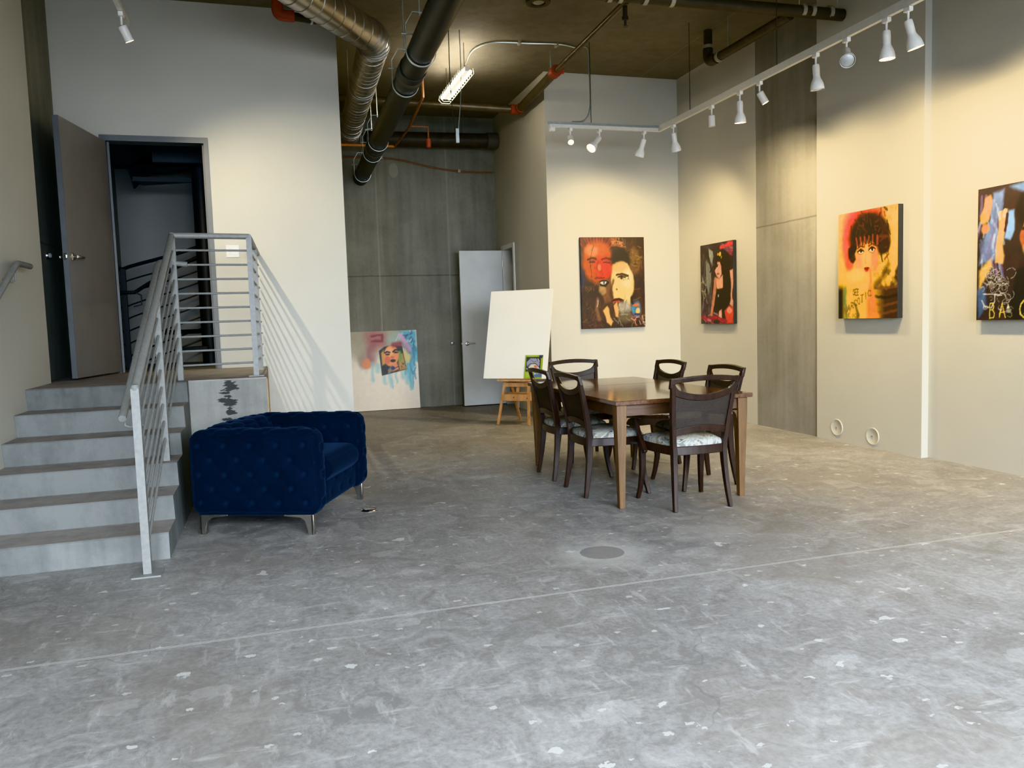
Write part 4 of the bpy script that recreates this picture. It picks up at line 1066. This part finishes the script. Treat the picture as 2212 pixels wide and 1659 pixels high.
I.ell(.02,.45,.04,.12,(30,34,70),.6,.7); I.mottle(30,.35)
painting('wall_painting', (4.435,9.88,1.78), 0, .925, 1.21, .04, I, 'portrait canvas of overlapping orange and cream faces on the back wall')
# painting 2: figure in black with arched arm
I = Img(110,146,1.33,(40,32,36),5); I.warp(.03,8)
I.put(I.fbm(4,4,9)*2-.8,(86,70,84),.7); I.strokes(60,(0,.1,.42,.95),(.10,.3),(.006,.016),[(120,116,112),(84,84,80),(60,70,60),(120,110,120),(46,36,60)],.55,(1.2,1.9))
I.poly([(.26,.05),(.40,.09),(.42,.16),(.35,.26),(.28,.16)],(140,146,140),.9,.02); I.poly([(.18,.18),(.30,.26),(.34,.46),(.26,.62),(.18,.5)],(124,130,122),.8,.04); I.line([(.22,.10),(.38,.38),(.44,.44)],.02,(40,36,36),.9)
I.poly([(.63,.02),(1,0),(1,.14),(.85,.20),(.74,.12)],(120,60,84),.8,.03); I.line([(.64,.06),(.98,.03)],.022,(206,54,50),.95); I.strokes(14,(.66,.0,.99,.14),(.08,.16),(.006,.012),[(196,60,60),(150,120,140),(90,50,80)],.6,(-.2,.4))
I.ell(.86,.20,.06,.06,(100,70,90),.5,.6)
I.ell(.70,.26,.24,.17,(22,18,18),.25); I.poly([(.60,.24),(.88,.24),(.98,.5),(.98,.75),(.85,.80),(.62,.70)],(20,17,17),1,.03)
I.poly([(.44,.26),(.52,.235),(.62,.24),(.66,.30),(.66,.40),(.60,.45),(.52,.42),(.45,.34)],(196,146,126),1,.015)
I.poly([(.42,.30),(.46,.24),(.54,.22),(.52,.29),(.46,.34)],(24,20,20),1,.02); I.line([(.49,.29),(.56,.275)],.008,(30,20,20)); I.ell(.52,.295,.03,.01,(60,40,40),.4); I.line([(.30,.35),(.40,.28)],.01,(20,16,16)); I.ell(.55,.385,.03,.012,(150,60,60),.4)
I.poly([(.46,.42),(.60,.45),(.70,.40),(.70,.58),(.62,.60),(.52,.56)],(206,150,122),1,.02); I.poly([(.44,.42),(.50,.44),(.50,.60),(.44,.75),(.36,.92),(.30,.90),(.37,.70),(.41,.55)],(184,120,92),.95,.02)
I.poly([(.90,.36),(1,.34),(1,.50),(.97,.66),(1,.72),(.99,.80),(.86,.76),(.94,.62),(.93,.48)],(206,146,122),1,.02)
I.poly([(.50,.58),(.70,.56),(.92,.50),(.93,.70),(.84,.82),(.62,.86),(.40,.86),(.44,.72)],(20,17,18),1,.02)
I.ell(.56,.66,.02,.018,(150,150,160),.4); I.ell(.62,.14,.03,.03,(220,180,60),.4); I.ell(.56,.14,.03,.02,(200,160,60),.4,.8); I.ell(.66,.18,.02,.02,(180,140,60),.5,.8)
I.poly([(.58,.84),(.66,.82),(.66,.93),(.54,.96)],(214,160,140),1,.02); I.poly([(.74,.84),(.86,.78),(1,.80),(1,1),(.80,1),(.76,.92)],(196,66,52),1,.03); I.ell(.88,.84,.08,.04,(230,150,130),.5,.8)
I.line([(.02,.92),(.18,.94),(.5,.93),(.8,.97)],.022,(150,34,50),.9); I.strokes(16,(.02,.86,.6,.99),(.05,.12),(.006,.012),[(190,50,70),(120,30,40),(180,120,130)],.7,(-.4,.4))
I.strokes(16,(.0,.45,.2,.7),(.03,.09),(.004,.006),[(170,180,110),(120,140,90),(180,180,170)],.7); I.mottle(26,.3)
painting('wall_painting', (5.40,8.885,1.70), -PI/2, .76, 1.01, .048, I, 'dark canvas of a figure in black with red corners beside the wall corner')
# painting 3: woman with dark curly hair on yellow
I = Img(150,196,1.31,(238,184,58),3); I.warp(.035,10)
I.put(I.fbm(4)*2-.7,(240,200,90),.7); I.put((.45-I.U)*3,(246,190,40),.7); I.put(I.fbm(5)*2-1,(200,132,34),.5)
for k, tt in enumerate(('JUST A FEW','AND BORN','STREET','SOY','AS')): I.text(tt,.64,.05+.075*k,.042,(150,116,54),.004,.65)
for k, tt in enumerate(('TRUE','OGRAPHY','AT CAME','NOW TU')): I.text(tt,.62,.46+.055*k,.036,(150,116,54),.004,.6)
for k, tt in enumerate(('ANY NIGHT','OF ALL','ANSWER','YOU','NIGHT')): I.text(tt,.02,.10+.08*k,.040,(206,146,50),.004,.5)
I.ell(.30,.17,.20,.20,(206,44,16),.6,.95); I.ell(.16,.30,.09,.16,(218,66,18),.7,.85); I.ell(.20,.46,.08,.08,(206,60,24),.7,.8); I.ell(.55,.06,.22,.08,(176,56,34),.6,.9)
I.put(np.clip((I.U-.60)*5,0,1)*np.clip((I.V-.60)*16+(I.fbm(7)-.5)*5,0,1),(58,36,22),1); I.put(np.clip((.13-I.U)*14,0,1)*np.clip((I.V-.66)*14,0,1),(30,28,24),1)
for yy in (.72,.80,.87,.94): I.line([(.64,yy),(.80,yy+.01),(1,yy-.005)],.013,(110,66,40) if yy != .80 else (24,18,14),.7)
I.line([(.86,.52),(.78,.62),(.64,.70)],.03,(70,50,24),.6,.04)
random.seed(5)
I.ell(.53,.235,.34,.205,(58,30,22),.18); I.ell(.50,.23,.26,.18,(34,24,20),.25); I.ell(.27,.38,.10,.09,(34,24,22),.25); I.ell(.77,.33,.12,.10,(46,28,22),.3)
I.strokes(90,(.22,.04,.86,.44),(.03,.08),(.006,.012),[(30,20,18),(74,38,26),(44,26,20),(96,44,28)],.7)
I.poly([(.34,.31),(.48,.27),(.64,.30),(.68,.40),(.66,.50),(.60,.58),(.52,.60),(.42,.57),(.33,.50),(.30,.40)],(244,176,62),1,.025)
I.ell(.52,.45,.11,.09,(248,196,84),.7,.8); I.ell(.64,.46,.06,.12,(236,140,70),.7,.8); I.ell(.36,.48,.06,.07,(244,150,70),.7,.6)
for k in range(16): I.line([(.32+.024*k,.25),(.33+.023*k+.01*math.sin(k*1.7),.315+.018*math.sin(k*2.3))],.014,(44,26,22) if k%3 else (150,66,44),.9)
I.ell(.395,.378,.058,.030,(120,60,40),.4,.8); I.ell(.59,.368,.056,.030,(120,60,40),.4,.8)
I.ell(.40,.380,.044,.018,(248,226,176),.3); I.ell(.59,.370,.044,.018,(248,226,176),.3); I.ell(.405,.374,.019,.017,(50,28,18),.3); I.ell(.595,.364,.019,.017,(50,28,18),.3)
I.line([(.34,.378),(.40,.358),(.455,.376)],.007,(40,22,16)); I.line([(.54,.368),(.59,.348),(.645,.366)],.007,(40,22,16)); I.line([(.33,.345),(.40,.332),(.46,.345)],.006,(90,44,28)); I.line([(.53,.335),(.60,.322),(.66,.34)],.006,(90,44,28))
I.line([(.50,.38),(.485,.455),(.475,.475),(.50,.482)],.005,(216,130,60),.8); I.ell(.505,.545,.046,.024,(176,40,30),.3); I.ell(.485,.533,.018,.010,(120,20,18),.3); I.ell(.53,.533,.018,.010,(120,20,18),.3); I.line([(.455,.543),(.555,.541)],.004,(80,14,12))
I.poly([(.30,.54),(.44,.57),(.58,.60),(.57,.70),(.63,.78),(.66,.90),(.72,1),(.14,1),(.13,.80),(.16,.66),(.22,.58)],(246,188,62),1,.03)
I.ell(.33,.60,.16,.06,(250,206,96),.8,.9); I.poly([(.56,.66),(.64,.78),(.72,1),(.50,1),(.52,.80)],(228,122,36),.85,.06); I.line([(.13,.70),(.12,.85),(.15,1)],.022,(70,110,84),.8,.04)
I.line([(.56,.55),(.575,.66)],.012,(226,110,50),.7,.03)
I.text('SEE',.26,.775,.05,(110,84,44),.006,.95); I.text('NARCOTIC',.10,.955,.062,(126,96,48),.0075,.95,rise=.022,wid=.047); I.text('THE SHOW!',.13,.99,.036,(120,96,50),.004,.7)
I.line([(.30,.88),(.36,.97),(.34,1)],.02,(60,50,44),.7,.03); I.mottle(26,.22)
painting('wall_painting', (5.37,6.21,1.742), -PI/2, .77, 1.008, .058, I, 'yellow and orange portrait of a woman with dark curly hair, SEE lettered on it')
# painting 4: dark blue and ochre portrait cut by the frame
I = Img(150,180,1.2,(46,36,36),9); I.warp(.03,9)
I.put(I.fbm(5)*2-.8,(60,34,34),.8); I.put(I.fbm(6)*2-1.1,(30,36,48),.7)
I.poly([(.16,.05),(.27,.03),(.26,.14),(.20,.30),(.24,.45),(.20,.55),(.02,.58),(.06,.40),(.14,.22)],(96,116,160),.95,.03); I.strokes(40,(.03,.05,.26,.6),(.06,.16),(.006,.014),[(120,140,180),(84,96,140),(150,164,190),(110,90,140)],.6,(1.1,2.0))
I.poly([(.07,.08),(.13,.06),(.15,.12),(.12,.24),(.05,.26),(.05,.18)],(226,160,70),1,.02); I.ell(.075,.22,.04,.05,(206,160,60),.5,.9); I.ell(.085,.31,.04,.035,(216,140,76),.5,.9)
I.poly([(.235,.20),(.30,.18),(.29,.30),(.26,.44),(.28,.52),(.27,.58),(.19,.57),(.20,.42)],(214,170,100),1,.02); I.line([(.28,.19),(.275,.23)],.014,(236,210,160)); I.line([(.235,.2),(.24,.25)],.010,(236,210,160))
I.poly([(.31,.19),(.37,.19),(.38,.34),(.34,.41),(.28,.39),(.30,.30)],(120,156,206),1,.02); I.line([(.30,.22),(.285,.33)],.014,(50,30,40))
I.poly([(.02,.62),(.14,.54),(.16,.60),(.06,.72),(.02,.78)],(206,166,80),1,.03); I.poly([(0,.76),(.08,.74),(.10,.90),(.02,.99)],(66,90,130),.95,.03)
I.poly([(.32,.02),(.5,.0),(.52,.1),(.46,.08)],(96,130,180),.9,.03)
I.ell(.64,.20,.26,.16,(28,22,22),.2); I.ell(.63,.40,.185,.20,(188,120,66),.12); I.ell(.56,.40,.10,.16,(206,150,76),.5,.8); I.ell(.72,.42,.09,.17,(120,64,44),.5,.8); I.ell(.46,.40,.03,.06,(150,80,50),.4)
for x in (.53,.70):
    I.line([(x-.07,.335),(x,.32),(x+.07,.335)],.012,(36,22,18)); I.ell(x,.365,.045,.016,(206,190,160),.3); I.ell(x,.365,.018,.016,(40,24,18),.3); I.line([(x-.05,.36),(x,.348),(x+.05,.36)],.006,(30,18,14))
I.line([(.60,.36),(.585,.46),(.62,.475),(.65,.46)],.010,(140,80,44),.9); I.ell(.62,.53,.07,.022,(150,64,54),.3); I.line([(.55,.53),(.69,.53)],.005,(60,24,20))
I.poly([(.40,.64),(.52,.58),(.62,.62),(.74,.58),(.92,.66),(1,1),(.30,1)],(26,26,28),1,.03)
for k in range(44):
    x = I.rng.uniform(.05,.36); y = I.rng.uniform(.62,.95); r = I.rng.uniform(.01,.05)
    a0 = I.rng.uniform(0,6); I.line([(x+r*math.cos(a0+t*.7), y+r*.8*math.sin(a0+t*.7)) for t in range(7)],.0025,(190,186,176),.6)
I.ell(.15,.74,.03,.03,(170,160,150),.5,.5); I.line([(.06,.80),(.26,.815)],.005,(190,190,184),.8); I.line([(.05,.86),(.08,.90),(.16,.91),(.19,.86),(.19,.81)],.006,(196,190,180),.8)
gold = (206,186,84)
I.text('B',.14,.985,.11,gold,.0045,.95,wid=.055); I.text('A',.24,.985,.11,gold,.0045,.9,wid=.06); I.poly([(.33,.885),(.345,.92),(.315,.92)],(230,226,210),1,.01); I.poly([(.315,.925),(.355,.925),(.36,.95),(.31,.95)],(150,150,146),.9,.01); I.text('S',.325,.985,.08,(150,140,90),.003,.7,wid=.05); I.text('QUIAT',.44,.985,.125,gold,.0055,1,wid=.075)
I.mottle(28,.35)
painting('wall_painting', (5.45,4.625,1.727), -PI/2, .88, 1.036, .048, I, 'dark blue and ochre portrait canvas at the far right edge of the photo')
# leaning canvas with collage
I = Img(170,172,1.0,(222,210,192),21); I.warp(.05,7)
I.put(np.clip(1.35-I.V*2.9+(I.fbm(6,4,3)-.5)*1.3,0,1)*np.clip((.95-I.U)*6,0,1),(150,140,116),.9)
I.ell(.46,.10,.14,.13,(158,88,84),.8,.8); I.line([(.42,.06),(.55,.04),(.55,.12),(.42,.13)],.014,(120,30,40),.9,.02); I.line([(.43,.17),(.38,.26),(.40,.36)],.030,(140,60,70),.6,.05); I.ell(.40,.28,.08,.12,(150,100,96),.9,.7)
I.ell(.29,.36,.05,.10,(150,120,106),.7,.7); I.ell(.34,.40,.055,.065,(214,130,84),.5,.95); I.ell(.72,.10,.10,.09,(150,164,154),.8,.85); I.ell(.24,.18,.10,.15,(160,150,124),.9,.7)
I.poly([(.78,0),(1,0),(1,.38),(.95,.42),(.92,.60),(.91,.74),(.885,.76),(.87,.62),(.85,.48),(.88,.3),(.80,.1)],(84,164,184),.95,.05); I.strokes(40,(.84,.05,.99,.55),(.06,.2),(.006,.014),[(70,140,164),(120,190,204),(96,170,190),(60,110,140)],.6,(1.3,1.8)); I.strokes(16,(.78,.01,.96,.14),(.04,.12),(.006,.012),[(60,90,130),(180,200,206),(80,150,170)],.8)
I.line([(.79,.06),(.86,.16),(.90,.24)],.028,(206,160,186),.9,.03); I.line([(.85,.20),(.88,.34)],.04,(160,130,150),.7,.05); I.poly([(.80,.22),(.84,.24),(.91,.32),(.90,.42),(.83,.43)],(206,196,124),.95,.03)
for x, y0, y1, w in ((.41,.40,.62,.018),(.48,.44,.50,.03),(.56,.52,.66,.022),(.64,.54,.70,.024),(.655,.6,.74,.008),(.71,.52,.66,.014),(.80,.52,.60,.02),(.84,.40,.66,.02)): I.line([(x,y0),(x+.005,y1)],w,(122,180,190),.6,w*1.6)
R4 = [(.505,.215),(.80,.155),(.85,.50),(.53,.565)]
I.WU = I.U.copy(); I.WV = I.V.copy()
def loc4(a, c):   # bilinear in the tilted collage
    (x0,y0),(x1,y1),(x2,y2),(x3,y3) = R4
    return ((x0*(1-a)+x1*a)*(1-c)+(x3*(1-a)+x2*a)*c, (y0*(1-a)+y1*a)*(1-c)+(y3*(1-a)+y2*a)*c)
def Q(*p): return [loc4(a,c) for a,c in p]
I.poly(Q((0,.1),(.25,.0),(.6,.0),(1,.12),(1,1),(0,1)),(40,38,36),1); I.poly(Q((.08,.2),(.2,.1),(.22,.6),(.06,.65)),(206,150,66),.95,.02); I.poly(Q((.75,.35),(.98,.4),(1,.98),(.7,.98)),(190,140,70),.95,.03)
I.poly(Q((.78,.25),(.9,.3),(.9,.6),(.76,.7)),(110,150,60),.95,.02)
x, y = loc4(.48,.38); I.ell(x,y,.095,.135,(222,140,80),.12,1,.12); I.ell(x-.02,y-.05,.05,.06,(236,170,110),.6,.8,.1); x, y = loc4(.3,.5); I.ell(x,y,.035,.05,(206,96,60),.5,.8)
I.line(Q((.24,.22),(.34,.2),(.44,.25)),.010,(36,24,20)); I.line(Q((.58,.25),(.7,.2),(.82,.25)),.010,(36,24,20)); I.ell(*loc4(.34,.30),.03,.012,(50,34,28),.4); I.ell(*loc4(.70,.30),.03,.012,(50,34,28),.4)
I.ell(*loc4(.52,.44),.024,.014,(200,104,60),.5); I.ell(*loc4(.52,.57),.034,.020,(60,24,26),.3); I.line(Q((.42,.565),(.62,.565)),.003,(30,10,12))
I.poly(Q((.42,.68),(.66,.66),(.72,.92),(.44,.95)),(216,134,80),1,.02); I.poly(Q((.15,.92),(.45,.72),(.55,.86),(.3,1)),(130,116,96),1,.02); I.ell(*loc4(.47,.83),.026,.024,(40,46,110),.4); I.line(Q((.55,.85),(.7,.82),(.72,.95)),.005,(50,40,70)); I.line(Q((.1,.72),(.2,.9)),.02,(30,28,28)); I.strokes(14,(.78,.42,.85,.5),(.01,.03),(.003,.006),[(90,70,40),(120,140,60),(60,50,40)],.7)
x, y = loc4(.86,.02); I.line([(x-.06,y+.01),(x+.02,y)],.03,(140,50,56),.9,.03)
I.mottle(24,.05)
painting('leaning_painting', (1.565,12.265,.612), 0, 1.21, 1.215, .025, I, 'white canvas with a collage face and blue paint drips leaning on the concrete wall', M['canvas_white'], tilt=-math.radians(4.2))
# leaflet
I = Img(60,72,1.25,(52,54,62),2)
I.put((.085-I.V)/.01,(134,158,40)); I.put((.07-I.U)/.01,(134,158,40)); I.put((I.U-.88)/.01,(140,160,44)); I.put((I.V-.70)/.01,(140,164,40)); I.poly([(.55,.70),(1,.70),(1,.95),(.55,.95)],(84,104,140))
I.poly([(.76,0),(1,0),(.94,.14),(.8,.1)],(40,44,80),.9)
I.poly([(.10,.30),(.30,.14),(.62,.14),(.84,.36),(.80,.52),(.55,.40),(.30,.44),(.12,.52)],(136,140,160),1,.02); I.poly([(.22,.52),(.40,.38),(.66,.40),(.84,.56),(.84,.66),(.30,.66)],(200,190,172),1,.02); I.line([(.12,.50),(.30,.38),(.60,.36),(.86,.56)],.014,(30,28,30)); I.poly([(.5,.46),(.62,.42),(.74,.52),(.6,.56)],(180,104,86),.9,.02); I.line([(.3,.2),(.5,.3),(.7,.24)],.012,(90,92,104)); I.line([(.12,.58),(.26,.62),(.24,.69)],.02,(200,204,200)); I.line([(.72,.16),(.80,.28)],.018,(206,206,200))
for k in range(3): I.line([(.12,.79+.055*k),(.42,.79+.055*k)],.008,(206,220,160),.8)
I.line([(.62,.80),(.80,.80)],.012,(150,190,90)); I.ell(.60,.80,.03,.025,(230,236,240),.3); I.line([(.12,.04),(.66,.04)],.010,(196,206,120),.8)
lw, lh = .245, .30
lm = CM @ Matrix.Translation((CW/2-.055-lw/2, -.003, lh/2+.002))
lft = empty('leaflet', lm.translation, 0, 'green and blue printed leaflet propped at the lower right of the blank canvas', 'leaflet')
lft.matrix_world = lm
b = MB(); b.box((-lw/2,-.002,-lh/2), (lw/2,.002,lh/2)); b.build('sheet', M['paper'], lft, smooth=0)
art_plane(lft, 'printed_face', I, lw, lh, Matrix.Translation((0,-.0032,0)))

# ------------------------------------------------------------------ lights
W = bpy.data.worlds.new('daylight'); scn.world = W; W.use_nodes = True
bg = W.node_tree.nodes['Background']; bg.inputs[0].default_value = (.72,.84,1,1); bg.inputs[1].default_value = 1.25
def area(name, p, rot, sx, sy, e, c):
    L = bpy.data.lights.new(name,'AREA'); L.shape = 'RECTANGLE'; L.size = sx; L.size_y = sy; L.energy = e; L.color = c
    o = bpy.data.objects.new(name, L); col.objects.link(o); o.location = p; o.rotation_euler = rot; return o
# daylight through the glazed shop front behind the camera; second lamp is added fill
A = area('shopfront_daylight_and_fill', (1.9,-2.85,2.3), (math.radians(42),0,0), 6.6, 2.6, 790, (.76,.87,1)); A.data.spread = math.radians(124)
floor_fill = area('shopfront_daylight_and_fill', (1.9,-2.8,2.2), (math.radians(64),0,0), 6.6, 2.4, 120, (.80,.89,1)); floor_fill.data.spread = math.radians(74)  # added fill lamp, lifts the middle floor and lower walls
spot_lamp(tips['a'], (-.10,-.5,-.8), 40, 80)
spot_lamp(tips['b'], (-.75,.35,-.75), 60, 105, 1)
spot_lamp(tips['c'], (-.15,.62,-1), 125, 140, 1)
spot_lamp(tips['d'], (.25,.60,-1), 95, 138, 1)
spot_lamp(tips['f'], (.50,.40,-1), 155, 140, 1)
spot_lamp(tips['g'], (.45,-.10,-1), 65, 130, 1)
spot_lamp(tips['j'], (.46,.40,-1), 155, 140, 1)
spot_lamp(tips['k'], (.48,-.10,-1), 105, 136, 1)
spot_lamp((TX,4.2,3.3), (.46,.05,-1), 120, 140, 1)
# this lamp washes the stair wall and throws the railing shadow
spot_lamp(tips['l'], (.72,.9,-1), 170, 92, 1, (1,.86,.60), .015)

# ------------------------------------------------------------------ camera
yaw, pitch, roll = math.radians(16.73079463), math.radians(4.68265032), math.radians(1.85777992)
fw = Vector((math.sin(yaw)*math.cos(pitch), math.cos(yaw)*math.cos(pitch), -math.sin(pitch)))
rt = Vector((math.cos(yaw), -math.sin(yaw), 0)); dn = fw.cross(rt)
r2 = rt*math.cos(roll)+dn*math.sin(roll); dd = -rt*math.sin(roll)+dn*math.cos(roll)
cam = bpy.data.cameras.new('camera'); co = bpy.data.objects.new('camera', cam); col.objects.link(co)
cam.sensor_fit = 'HORIZONTAL'; cam.sensor_width = 36; cam.lens = 1716.23/2212*36; cam.clip_start = .02; cam.clip_end = 200
m = Matrix((r2, -dd, -fw)).transposed().to_4x4(); m.translation = (0,0,1.34); co.matrix_world = m
scn.camera = co
try: scn.view_settings.view_transform = 'Khronos PBR Neutral'
except Exception: scn.view_settings.view_transform = 'Standard'
scn.view_settings.exposure = 0.27
scn.cycles.use_denoising = True
scn.cycles.max_bounces = 5; scn.cycles.diffuse_bounces = 3; scn.cycles.glossy_bounces = 2
scn.cycles.use_adaptive_sampling = True; scn.cycles.adaptive_threshold = .14
